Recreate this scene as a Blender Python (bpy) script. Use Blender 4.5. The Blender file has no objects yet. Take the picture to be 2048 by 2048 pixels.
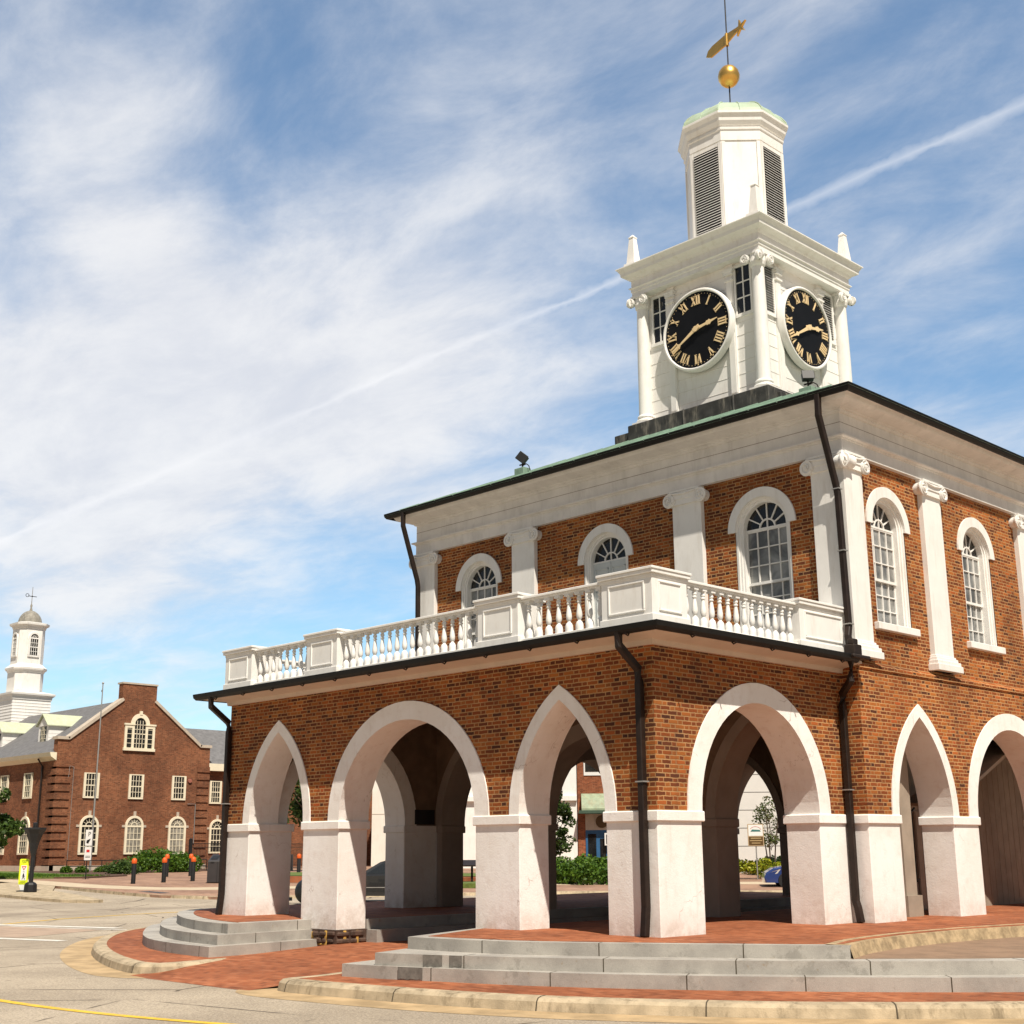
import bpy, bmesh, math, random
from mathutils import Vector, Matrix
from math import sin, cos, pi, radians, sqrt, atan2, hypot
random.seed(7)
S = bpy.context.scene
COL = S.collection
# ------------------------------------------------------------------ camera
cam = bpy.data.objects.new('camera', bpy.data.cameras.new('camera'))
COL.objects.link(cam)
R_ = ((0.69724, 0.716807, -0.006619), (-0.182641, 0.168712, -0.968596), (-0.69318, 0.676553, 0.248551))
m3 = Matrix(((R_[0][0], -R_[1][0], -R_[2][0]), (R_[0][1], -R_[1][1], -R_[2][1]), (R_[0][2], -R_[1][2], -R_[2][2])))
cam.matrix_world = Matrix.Translation((12.096, -14.602, 1.1742)) @ m3.to_4x4()
cam.data.sensor_width = 36
cam.data.lens = 36 * 2636.65 / 2048
cam.data.clip_end = 4000
S.camera = cam
S.view_settings.view_transform = 'Standard'
S.view_settings.look = 'None'
S.view_settings.gamma = 1
S.view_settings.exposure = 0.30
# ------------------------------------------------------------------ sun and sky
SUN = Vector((1, -0.5, 1.7)).normalized()
sl = bpy.data.lights.new('sun', 'SUN'); sl.energy = 5.0; sl.angle = radians(0.5); sl.color = (1.0, 0.92, 0.80)
so = bpy.data.objects.new('sun', sl); COL.objects.link(so)
so.rotation_euler = SUN.to_track_quat('Z', 'Y').to_euler()
W = bpy.data.worlds.new('World'); S.world = W; W.use_nodes = True
nt = W.node_tree; nt.nodes.clear()
class NG:
    def __init__(s, nt): s.nt = nt
    def n(s, t, **k):
        x = s.nt.nodes.new(t)
        for a, b in k.items(): setattr(x, a, b)
        return x
    def put(s, sock, v):
        if v is None: return
        if isinstance(v, bpy.types.NodeSocket): s.nt.links.new(v, sock)
        else:
            if isinstance(v, (tuple, list)) and len(v) == 3 and sock.type == 'RGBA': v = (*v, 1)
            sock.default_value = v
    def m(s, op, a, b=None, c=None, clamp=False):
        x = s.n('ShaderNodeMath', operation=op, use_clamp=clamp)
        for i, v in enumerate((a, b, c)): s.put(x.inputs[i], v)
        return x.outputs[0]
    def v(s, op, a, b=None, out=0):
        x = s.n('ShaderNodeVectorMath', operation=op)
        s.put(x.inputs[0], a); s.put(x.inputs[1], b)
        return x.outputs['Value'] if out else x.outputs[0]
    def mix(s, f, a, b, mode='MIX'):
        x = s.n('ShaderNodeMix', data_type='RGBA', blend_type=mode)
        s.put(x.inputs[0], f); s.put(x.inputs[6], a); s.put(x.inputs[7], b)
        return x.outputs[2]
    def noise(s, vec, scale, detail=4, rough=.55, dist=0.):
        x = s.n('ShaderNodeTexNoise'); s.put(x.inputs['Vector'], vec)
        x.inputs['Scale'].default_value = scale; x.inputs['Detail'].default_value = detail
        x.inputs['Roughness'].default_value = rough; x.inputs['Distortion'].default_value = dist
        return x.outputs['Fac']
    def ramp(s, f, a, b, lo=0., hi=1.):
        x = s.n('ShaderNodeMapRange', interpolation_type='SMOOTHSTEP'); s.put(x.inputs[0], f)
        x.inputs[1].default_value = a; x.inputs[2].default_value = b; x.inputs[3].default_value = lo; x.inputs[4].default_value = hi
        return x.outputs[0]
    def sep(s, v): return s.n_sep(v)
    def n_sep(s, v):
        x = s.n('ShaderNodeSeparateXYZ'); s.put(x.inputs[0], v); return x.outputs
    def comb(s, a, b, c=0.):
        x = s.n('ShaderNodeCombineXYZ')
        for i, q in enumerate((a, b, c)): s.put(x.inputs[i], q)
        return x.outputs[0]
g = NG(nt)
D = g.n('ShaderNodeTexCoord').outputs['Generated']
sky = g.n('ShaderNodeTexSky', sky_type='NISHITA', sun_disc=False)
sky.sun_elevation = radians(56.7); sky.sun_rotation = radians(116.6); sky.altitude = 30; sky.air_density = 1.0; sky.dust_density = 0.6; sky.ozone_density = 1.6
dx, dy, dz = g.sep(D)[0:3]
zz = g.m('ADD', g.m('MAXIMUM', dz, 0.0), 0.12)
pl = g.comb(g.m('DIVIDE', dx, zz), g.m('DIVIDE', dy, zz))
rot = g.n('ShaderNodeMapping'); g.put(rot.inputs[0], pl); rot.inputs['Rotation'].default_value = (0, 0, radians(52)); rot.inputs['Scale'].default_value = (1.0, 1.7, 1)
n1 = g.noise(rot.outputs[0], 0.9, 4, .5, .12)
n2 = g.noise(rot.outputs[0], 3.0, 8, .64, .25)
n3 = g.noise(pl, 0.55, 3, .5, .2)
def blob(c, r, amp):
    c = Vector(c).normalized()
    d = g.v('DOT_PRODUCT', D, tuple(c), out=1)
    return g.m('MULTIPLY', g.ramp(d, cos(r), 1.0), amp)
cover = g.m('ADD', g.m('MULTIPLY', n1, 0.62), g.m('ADD', g.m('MULTIPLY', n2, 0.62), g.m('MULTIPLY', n3, 0.36)))
for c, r, a in [((-.782, .398, .479), .10, .12), ((-.8642, .4054, .2982), .20, .26), ((-.8258, .4851, .2875), .20, .22), ((-.7584, .5465, .3553), .16, .12), ((-.672, .569, .4739), .15, .12),
                ((-.3872, .81, .4404), .14, .14), ((-.83, .34, .46), .14, .10), ((-.7828, .3098, .5397), .10, .04), ((-.7, .65, .30), .16, .12),
                ((-.6628, .4904, .5658), .13, -.10), ((-.8527, .3756, .3832), .07, -.13), ((-.3818, .7759, .5022), .12, -.14), ((-.8027, .5616, .2006), .12, -.16), ((-.88, .45, .17), .09, -.05), ((-.30, .88, .36), .12, -.08), ((-.56,.70,.46),.1,-.07)]:
    cover = g.m('ADD', cover, blob(c, r, a))
# the cloud bank lies to the north west; the unseen rest is an invented dim warm grey, cutting fill light
bank = g.ramp(g.v('DOT_PRODUCT', D, tuple(Vector((-.70, .60, .38)).normalized()), out=1), .35, .80)
cl = g.m('MULTIPLY', g.ramp(cover, 0.60, 1.22, .06, .92), bank)
# contrail: a thin band round a great circle, broken up by noise
tn = g.v('DOT_PRODUCT', D, tuple(Vector((0.0135, .520, -.854)).normalized()), out=1)
wig = g.m('MULTIPLY', g.m('SUBTRACT', g.noise(D, 9, 4, .6), .5), .012)
ta = g.m('ABSOLUTE', g.m('ADD', tn, wig))
edge = g.m('MULTIPLY', g.ramp(g.noise(D, 26, 4, .6), .25, .75), .0075)
trail = g.m('MULTIPLY', g.m('SUBTRACT', 1.0, g.m('DIVIDE', ta, g.m('ADD', edge, .0012)), clamp=True), g.ramp(g.noise(D, 5, 2, .5), .28, .6, .35, .85), clamp=True)
tot = g.m('ADD', g.m('MULTIPLY', cl, .93), g.m('MULTIPLY', g.m('MULTIPLY', trail, .42), g.m('GREATER_THAN', dz, .05)), clamp=True)
skys = g.mix(1.0, sky.outputs[0], (1.02, 1.30, 1.36), 'MULTIPLY')
ccol = g.mix(g.ramp(n2, .3, .7), (6.2, 6.35, 6.8), (7.5, 7.5, 7.6))
fin = g.mix(g.m('MULTIPLY', g.m('SUBTRACT', 1., bank), .8), g.mix(cl, skys, ccol), (1.15, 1.06, .98))
fin = g.mix(g.m('MULTIPLY', g.m('MULTIPLY', trail, .40), g.m('GREATER_THAN', dz, .05)), fin, (8.8, 8.8, 8.9))
bg = g.n('ShaderNodeBackground'); g.put(bg.inputs[0], fin); bg.inputs[1].default_value = 0.10
g.put(g.n('ShaderNodeOutputWorld').inputs[0], bg.outputs[0])

# ------------------------------------------------------------------ materials
def newmat(name):
    m = bpy.data.materials.new(name); m.use_nodes = True
    m.node_tree.nodes.clear(); G = NG(m.node_tree)
    b = G.n('ShaderNodeBsdfPrincipled'); G.put(G.n('ShaderNodeOutputMaterial').inputs[0], b.outputs[0])
    return m, G, b
def bump(G, b, h, strength=.3, dist=.02):
    x = G.n('ShaderNodeBump'); x.inputs['Strength'].default_value = strength; x.inputs['Distance'].default_value = dist
    G.put(x.inputs['Height'], h); G.put(b.inputs['Normal'], x.outputs[0])
def pos(G): return G.n('ShaderNodeNewGeometry').outputs['Position']
def plain(name, col, rough=.6, var=.12, scale=3., bs=.0, bscale=60, metal=0., stain=None, stain_amt=.0, spec=.4):
    m, G, b = newmat(name); P = pos(G)
    n = G.noise(P, scale, 5, .6)
    lo = tuple(c * (1 - var) for c in col); hi = tuple(min(1, c * (1 + var * .6)) for c in col)
    c = G.mix(G.ramp(n, .3, .7), lo, hi)
    if stain:
        q = G.n('ShaderNodeMapping'); G.put(q.inputs[0], P); q.inputs['Scale'].default_value = (1, 1, .22)
        c = G.mix(G.m('MULTIPLY', G.ramp(G.noise(q.outputs[0], 5, 6, .7), .48, .72), stain_amt), c, stain)
    G.put(b.inputs['Base Color'], c); b.inputs['Roughness'].default_value = rough; b.inputs['Metallic'].default_value = metal
    b.inputs['Specular IOR Level'].default_value = spec
    if bs: bump(G, b, G.noise(P, bscale, 3, .6), bs, .01)
    return m
def tangent_uv(G):
    geo = G.n('ShaderNodeNewGeometry'); P = G.sep(geo.outputs['Position']); N = G.sep(geo.outputs['True Normal'])
    return G.m('ADD', G.m('MULTIPLY', P[0], G.m('MULTIPLY', N[1], -1)), G.m('MULTIPLY', P[1], N[0])), P[2], geo.outputs['Position']
def brickmat(name, w, h, mort, cols, mcol, rough=.85, bs=.5, stain=.25, horiz=False, grime=(.05, .035, .03), hue=.35):
    m, G, b = newmat(name)
    if horiz:
        P = pos(G); s = G.sep(P); u, v = s[0], s[1]
    else: u, v, P = tangent_uv(G)
    wob = G.m('MULTIPLY', G.m('SUBTRACT', G.noise(P, 9, 2, .5), .5), mort * 1.4)
    vv = G.m('ADD', v, wob); u = G.m('ADD', u, wob)
    r = G.m('DIVIDE', vv, h); row = G.m('FLOOR', r); fv = G.m('SUBTRACT', r, row)
    Pd = 1.5 * w
    jit = G.n('ShaderNodeTexWhiteNoise', noise_dimensions='1D'); G.put(jit.inputs['W'], row)
    t = G.m('ADD', G.m('DIVIDE', u, Pd), G.m('ADD', G.m('MULTIPLY', G.m('FLOORED_MODULO', row, 2.), .5), G.m('MULTIPLY', jit.outputs[0], .10)))
    cell = G.m('FLOOR', t); ft = G.m('SUBTRACT', t, cell)
    head = G.m('GREATER_THAN', ft, 2 / 3)
    # distance to the nearest vertical joint, in metres
    d1 = G.m('MINIMUM', ft, G.m('SUBTRACT', 1., ft)); d2 = G.m('ABSOLUTE', G.m('SUBTRACT', ft, 2 / 3))
    du = G.m('MULTIPLY', G.m('MINIMUM', d1, d2), Pd)
    dv = G.m('MULTIPLY', G.m('MINIMUM', fv, G.m('SUBTRACT', 1., fv)), h)
    dd = G.m('MINIMUM', du, dv)
    mk = G.ramp(dd, mort * .35, mort * .75)
    wn = G.n('ShaderNodeTexWhiteNoise', noise_dimensions='3D'); G.put(wn.inputs['Vector'], G.comb(cell, row, head))
    wc = G.sep(wn.outputs['Color'])
    cr = G.n('ShaderNodeValToRGB'); cr.color_ramp.interpolation = 'LINEAR'
    el = cr.color_ramp.elements
    while len(el) < len(cols): el.new(.5)
    for i, (p_, c) in enumerate(cols): el[i].position = p_; el[i].color = (*c, 1)
    big = G.noise(P, .7, 4, .6)
    G.put(cr.inputs[0], G.m('ADD', G.m('MULTIPLY', wc[0], .8), G.m('MULTIPLY', big, .2)))
    c = G.mix(G.m('MULTIPLY', G.m('MULTIPLY', head, wc[1]), hue), cr.outputs[0], cols[0][1])
    c = G.mix(G.ramp(G.noise(P, 38, 4, .7), .3, .75, 0, .35), c, G.mix(1., c, (.55, .55, .55), 'MULTIPLY'))
    mc = G.mix(G.ramp(G.noise(P, 2.2, 4, .6), .35, .7), mcol, tuple(q * .68 for q in mcol))
    c = G.mix(mk, mc, c)
    c = G.mix(G.m('MULTIPLY', G.ramp(G.noise(P, 1.3, 6, .65), .5, .75), stain), c, grime)
    c = G.mix(1., c, G.mix(G.ramp(G.noise(P, .45, 4, .65), .32, .68), (.74, .72, .72), (1.12, 1.1, 1.06)), 'MULTIPLY')
    if not horiz:
        mq = G.n('ShaderNodeMapping'); G.put(mq.inputs[0], P); mq.inputs['Scale'].default_value = (3.5, 3.5, .35)
        c = G.mix(G.m('MULTIPLY', G.ramp(G.noise(mq.outputs[0], 1, 5, .65), .55, .8), .35), c, grime)
    else:
        c = G.mix(G.m('MULTIPLY', G.ramp(G.noise(P, 7, 4, .7), .6, .7), .22), c, grime)
    G.put(b.inputs['Base Color'], c); b.inputs['Roughness'].default_value = rough; b.inputs['Specular IOR Level'].default_value = .2
    bump(G, b, G.m('ADD', mk, G.m('MULTIPLY', G.noise(P, 60, 3, .6), .35)), bs, .006)
    return m
M_brick = brickmat('old_orange_brick', .212, .0635, .0145,
                   [(.0, (.04, .02, .018)), (.14, (.115, .038, .018)), (.33, (.235, .062, .018)), (.58, (.32, .088, .022)), (.80, (.43, .148, .034)), (1., (.45, .07, .02))], (.52, .30, .135))
M_brickfar = brickmat('dark_red_brick', .22, .078, .011,
                      [(.0, (.13, .048, .025)), (.35, (.21, .072, .034)), (.7, (.27, .096, .045)), (1., (.33, .13, .065))], (.29, .19, .12), bs=.2, stain=.1, hue=.2)
M_shopbrick = brickmat('red_shop_brick', .22, .075, .011,
                       [(.0, (.17, .05, .022)), (.5, (.32, .09, .035)), (1., (.42, .14, .06))], (.36, .22, .14), bs=.2, stain=.1, hue=.3)
M_paver = brickmat('red_brick_paving', .2, .1, .006,
                   [(.0, (.20, .065, .03)), (.3, (.33, .105, .045)), (.7, (.39, .135, .06)), (1., (.46, .18, .09))], (.30, .15, .085), bs=.25, stain=.3, horiz=True, grime=(.10, .05, .035), hue=.1)
M_paverfar = brickmat('pale_brick_paving', .3, .15, .008,
                      [(.0, (.30, .18, .125)), (.5, (.36, .22, .15)), (1., (.42, .26, .19))], (.36, .25, .17), bs=.1, stain=.12, horiz=True, grime=(.2, .14, .1), hue=.1)
M_stucco, G, b = newmat('painted_white_stucco'); P = pos(G)
c = G.mix(G.ramp(G.noise(P, .9, 5, .6), .38, .62), (.84, .80, .75), (.90, .875, .84))
c = G.mix(G.m('MULTIPLY', G.ramp(G.noise(P, 5, 6, .7), .5, .72), .35), c, (.66, .56, .49))
pz = G.sep(P)[2]
mpz = G.n('ShaderNodeMapping'); G.put(mpz.inputs[0], P); mpz.inputs['Scale'].default_value = (6, 6, .6)
c = G.mix(G.m('MULTIPLY', G.ramp(G.noise(mpz.outputs[0], 1, 5, .65), .52, .78), .30), c, (.60, .50, .42))
c = G.mix(G.m('MULTIPLY', G.m('MULTIPLY', G.ramp(pz, .42, -.05), G.ramp(G.noise(P, 4, 5, .7), .3, .65)), .55), c, (.46, .36, .28))
vd_ = G.v('ADD', P, G.v('MULTIPLY', G.n('ShaderNodeTexNoise').outputs['Color'], (.5, .5, .5)))
vo = G.n('ShaderNodeTexVoronoi', feature='DISTANCE_TO_EDGE'); G.put(vo.inputs['Vector'], vd_); vo.inputs['Scale'].default_value = 1.1
c = G.mix(G.m('MULTIPLY', G.m('SUBTRACT', 1., G.ramp(vo.outputs[0], .002, .007)), G.ramp(G.noise(P, 1.3, 3, .6), .52, .62, 0, .55)), c, (.42, .34, .28))
G.put(b.inputs['Base Color'], c); b.inputs['Roughness'].default_value = .85; b.inputs['Specular IOR Level'].default_value = .15
bump(G, b, G.m('ADD', G.noise(P, 45, 3, .6), G.m('MULTIPLY', G.noise(P, 6, 3, .6), 1.5)), .28, .012)
M_plaster = plain('darkened_tan_plaster', (.20, .13, .085), .9, .25, 2.5, .2, 30, stain=(.2, .12, .08), stain_amt=.4)  # tan base lowered to stand in for shade inside the arcade
M_white = plain('white_paint', (.83, .81, .77), .55, .04, 2, .05, 20, stain=(.56, .50, .42), stain_amt=.34)
M_wwood = plain('weathered_white_boards', (.74, .71, .67), .7, .08, 2.5, .08, 25, stain=(.42, .39, .35), stain_amt=.30)
M_cream = plain('cream_paint', (.82, .74, .56), .6, .05, 2)
M_pipe = plain('dark_brown_metal', (.020, .0115, .008), .5, .3, 6, .05, 30, spec=.3)
M_gutter = plain('black_gutter', (.008, .007, .006), .5, .3, 6, spec=.25)
M_black = plain('black_metal', (.010, .010, .011), .55, .3, 4, spec=.5)
M_copper = plain('green_copper', (.23, .33, .255), .6, .22, 3, .1, 14, stain=(.12, .19, .15), stain_amt=.65)
M_copperdome = plain('pale_green_copper', (.42, .52, .38), .55, .14, 2, stain=(.36, .38, .22), stain_amt=.5)
M_dormer = plain('pale_yellow_green_copper', (.50, .53, .37), .6, .1, 3, stain=(.62, .66, .55), stain_amt=.5)
M_plinth = plain('blackened_lead', (.045, .043, .040), .7, .5, 3, .2, 12, stain=(.26, .23, .19), stain_amt=.75)
M_gold = plain('gold_leaf', (.85, .50, .13), .33, .08, 5, metal=.85)
M_num = plain('cream_gold_paint', (.80, .60, .34), .5, .05, 8)
M_dial = plain('black_dial', (.006, .006, .007), .5, .2, 3, spec=.2)
M_granite, G, b = newmat('grey_granite'); P = pos(G)
c = G.mix(G.ramp(G.noise(P, 1.6, 5, .6), .35, .65), (.36, .335, .30), (.47, .44, .39))
c = G.mix(G.ramp(G.noise(P, 140, 2, .6), .3, .7, 0, .5), c, G.mix(1., c, (.6, .6, .6), 'MULTIPLY'))
c = G.mix(G.ramp(G.noise(P, 2.6, 6, .72), .56, .64, 0, .42), c, (.20, .185, .16))
c = G.mix(G.ramp(G.noise(P, 9, 4, .7), .62, .72, 0, .5), c, (.28, .20, .12))
G.put(b.inputs['Base Color'], c); b.inputs['Roughness'].default_value = .8; b.inputs['Specular IOR Level'].default_value = .2
bump(G, b, G.m('ADD', G.noise(P, 110, 3, .6), G.noise(P, 12, 3, .6)), .35, .008)
M_joint = plain('dark_joint', (.07, .055, .035), .9)
M_curb = plain('tan_concrete', (.46, .37, .25), .88, .25, 3.5, .5, 60, stain=(.16, .125, .08), stain_amt=.8, spec=.15)
M_gutterpan = plain('rusty_concrete', (.46, .33, .185), .88, .28, 1.6, .25, 90, stain=(.30, .21, .12), stain_amt=.3, spec=.15)
M_stone = plain('pale_stone', (.52, .44, .35), .8, .1, 2, .1, 40, stain=(.3, .25, .2), stain_amt=.4)
M_rock = plain('dark_rubble_stone', (.085, .05, .035), .8, .4, 9, .6, 30)
M_yellowmortar = plain('yellow_mortar', (.50, .30, .07), .9, .25, 12, .4, 60)
M_slate = plain('grey_slate', (.16, .155, .155), .75, .2, 3, .15, 10)
M_yellow = plain('yellow_road_paint', (.78, .48, .03), .7, .2, 9, stain=(.45, .34, .18), stain_amt=.5)
M_whitepaint = plain('white_road_paint', (.72, .68, .60), .7, .15, 6, stain=(.45, .39, .30), stain_amt=.5)
M_orange = plain('orange_cap', (.70, .11, .015), .5, .1, 5)
M_sign = plain('fluorescent_sign', (.72, .82, .02), .45, .03, 3)
M_signw = plain('white_sign', (.75, .75, .72), .5, .03, 3)
M_red = plain('red_sign', (.55, .03, .03), .5, .03, 3)
M_steel = plain('galvanised_steel', (.36, .35, .33), .45, .1, 5, metal=.4)
M_grey = plain('charcoal_plastic', (.045, .04, .04), .5, .12, 3)
M_mulch = plain('brown_mulch', (.10, .055, .035), .95, .35, 12, .5, 40)
M_soil = plain('lawn', (.11, .15, .03), .95, .3, 5, .5, 60)
M_bark = plain('tree_bark', (.14, .10, .07), .9, .25, 9, .4, 20)
M_awning = plain('patinated_awning', (.30, .36, .24), .6, .2, 3, stain=(.34, .20, .09), stain_amt=.4)
M_blue = plain('blue_shopfront_paint', (.03, .11, .24), .4, .1, 3)
M_stone2 = plain('white_siding', (.68, .66, .62), .7, .03, 2)
M_tire = plain('tyre_rubber', (.015, .015, .015), .8)
M_ceiling = plain('dark_ceiling_boards', (.16, .11, .08), .9, .2, 3)  # board colour lowered too, so the ceilings read as shaded
M_stucco_shade = plain('shaded_interior_stucco', (.34, .275, .23), .9, .12, 1.6, .15, 40, stain=(.3, .22, .16), stain_amt=.3)  # stucco copy with the interior shade put into its colour
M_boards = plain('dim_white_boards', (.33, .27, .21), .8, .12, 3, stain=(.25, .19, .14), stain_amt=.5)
M_brown = plain('brown_sign', (.10, .055, .015), .5, .05, 3)
def glassmat(name, col, rough=.05, var=.4, spec=.6):
    m, G, b = newmat(name)
    P = pos(G); n = G.noise(P, 1.5, 4, .6, .6)
    G.put(b.inputs['Base Color'], G.mix(G.ramp(n, .35, .65), tuple(c * (1 - var) for c in col), tuple(c * (1 + var) for c in col)))
    b.inputs['Roughness'].default_value = rough; b.inputs['Specular IOR Level'].default_value = spec
    return m
M_glassdark = glassmat('dark_glass', (.012, .013, .014))
M_glass = glassmat('painted_reflection_glass', (.22, .22, .21), .05, .55, .7)  # pale mottled base colour imitates clouds reflected in the panes
M_glassfar = glassmat('far_glass', (.022, .020, .018), .12, .4, .35)
M_curtain = glassmat('curtained_far_glass', (.25, .23, .19), .15, .3, .35)
def paintmat(name, col):
    m, G, b = newmat(name); b.inputs['Base Color'].default_value = (*col, 1); b.inputs['Roughness'].default_value = .22
    b.inputs['Metallic'].default_value = .3; b.inputs['Coat Weight'].default_value = .7; return m
M_carblack = paintmat('black_car_paint', (.02, .021, .023)); M_carblue = paintmat('blue_car_paint', (.03, .06, .22))
M_carglass, G, b = newmat('tinted_car_glass'); b.inputs['Base Color'].default_value = (.02, .025, .03, 1); b.inputs['Alpha'].default_value = .5; b.inputs['Roughness'].default_value = .05
M_lens = paintmat('headlight_glass', (.7, .66, .6))
def leafmat(name, cols, scale=.9):
    m, G, b = newmat(name); P = pos(G)
    oi = G.n('ShaderNodeNewGeometry').outputs['Random Per Island']
    t = G.m('ADD', G.m('MULTIPLY', oi, .6), G.m('MULTIPLY', G.noise(P, scale, 3, .5), .4))
    cr = G.n('ShaderNodeValToRGB'); el = cr.color_ramp.elements
    while len(el) < len(cols): el.new(.5)
    for i, c in enumerate(cols): el[i].position = .2 + .6 * i / (len(cols) - 1); el[i].color = (*c, 1)
    G.put(cr.inputs[0], t); G.put(b.inputs['Base Color'], cr.outputs[0]); b.inputs['Roughness'].default_value = .55
    b.inputs['Specular IOR Level'].default_value = .3
    tr = G.n('ShaderNodeBsdfTranslucent'); G.put(tr.inputs[0], cr.outputs[0])
    mx = G.n('ShaderNodeMixShader'); mx.inputs[0].default_value = .3
    G.put(mx.inputs[1], b.outputs[0]); G.put(mx.inputs[2], tr.outputs[0])
    G.put([n for n in m.node_tree.nodes if n.type == 'OUTPUT_MATERIAL'][0].inputs[0], mx.outputs[0])
    return m
M_leaf = leafmat('tree_leaves', [(.025, .05, .01), (.055, .10, .018), (.10, .17, .03)])
M_leafdark = leafmat('dark_tree_leaves', [(.02, .04, .01), (.045, .085, .018), (.08, .14, .025)])
M_leafhedge = leafmat('juniper_leaves', [(.03, .07, .008), (.07, .145, .012), (.13, .22, .02)])
M_leafyellow = leafmat('yellow_green_leaves', [(.14, .18, .01), (.32, .38, .02), (.48, .44, .04)])
M_leafred = leafmat('myrtle_leaves', [(.05, .08, .02), (.09, .13, .03), (.15, .11, .05)])
# asphalt
M_asph, G, b = newmat('worn_asphalt'); P = pos(G)
c = G.mix(G.ramp(G.noise(P, .35, 5, .6), .35, .68), (.40, .33, .245), (.54, .45, .335))
c = G.mix(G.ramp(G.noise(P, 34, 3, .75), .35, .65), G.mix(1., c, (.58, .58, .60), 'MULTIPLY'), c)
c = G.mix(G.m('MULTIPLY', G.ramp(G.noise(P, 90, 2, .6), .55, .68), .45), c, (.60, .54, .44))
mp = G.n('ShaderNodeMapping'); G.put(mp.inputs[0], P); mp.inputs['Scale'].default_value = (.3, .3, .3)
dist = G.v('ADD', mp.outputs[0], G.v('MULTIPLY', G.n('ShaderNodeTexNoise').outputs['Color'], (.25, .25, .25)))
vo = G.n('ShaderNodeTexVoronoi', feature='DISTANCE_TO_EDGE'); G.put(vo.inputs['Vector'], dist); vo.inputs['Scale'].default_value = 1.0
crk = G.m('MULTIPLY', G.m('SUBTRACT', 1., G.ramp(vo.outputs[0], .0015, .012)), G.ramp(G.noise(P, .5, 3, .6), .40, .52))
c = G.mix(G.m('MULTIPLY', crk, .85), c, (.05, .04, .03))
c = G.mix(G.ramp(G.noise(P, 1.1, 5, .7), .60, .70, 0, .35), c, (.19, .155, .12))
c = G.mix(G.ramp(G.noise(P, 3.1, 3, .6), .70, .74, 0, .5), c, (.12, .10, .08))
# polished, darker wheel tracks that run round the circle
sx, sy, sz_ = G.sep(P)[0:3]
rad = G.m('SQRT', G.m('ADD', G.m('POWER', G.m('ADD', sx, 5.4), 2.), G.m('POWER', G.m('SUBTRACT', sy, 8.), 2.)))
trk = G.m('MULTIPLY', G.ramp(G.m('ABSOLUTE', G.m('SUBTRACT', rad, 23.5)), 1.3, .2), G.ramp(G.noise(P, .8, 4, .6), .3, .7, .2, .75))
c = G.mix(trk, c, G.mix(1., c, (.52, .50, .50), 'MULTIPLY'))
G.put(b.inputs['Base Color'], c); b.inputs['Roughness'].default_value = .9; b.inputs['Specular IOR Level'].default_value = .15
bump(G, b, G.noise(P, 75, 3, .7), .5, .01)

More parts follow.
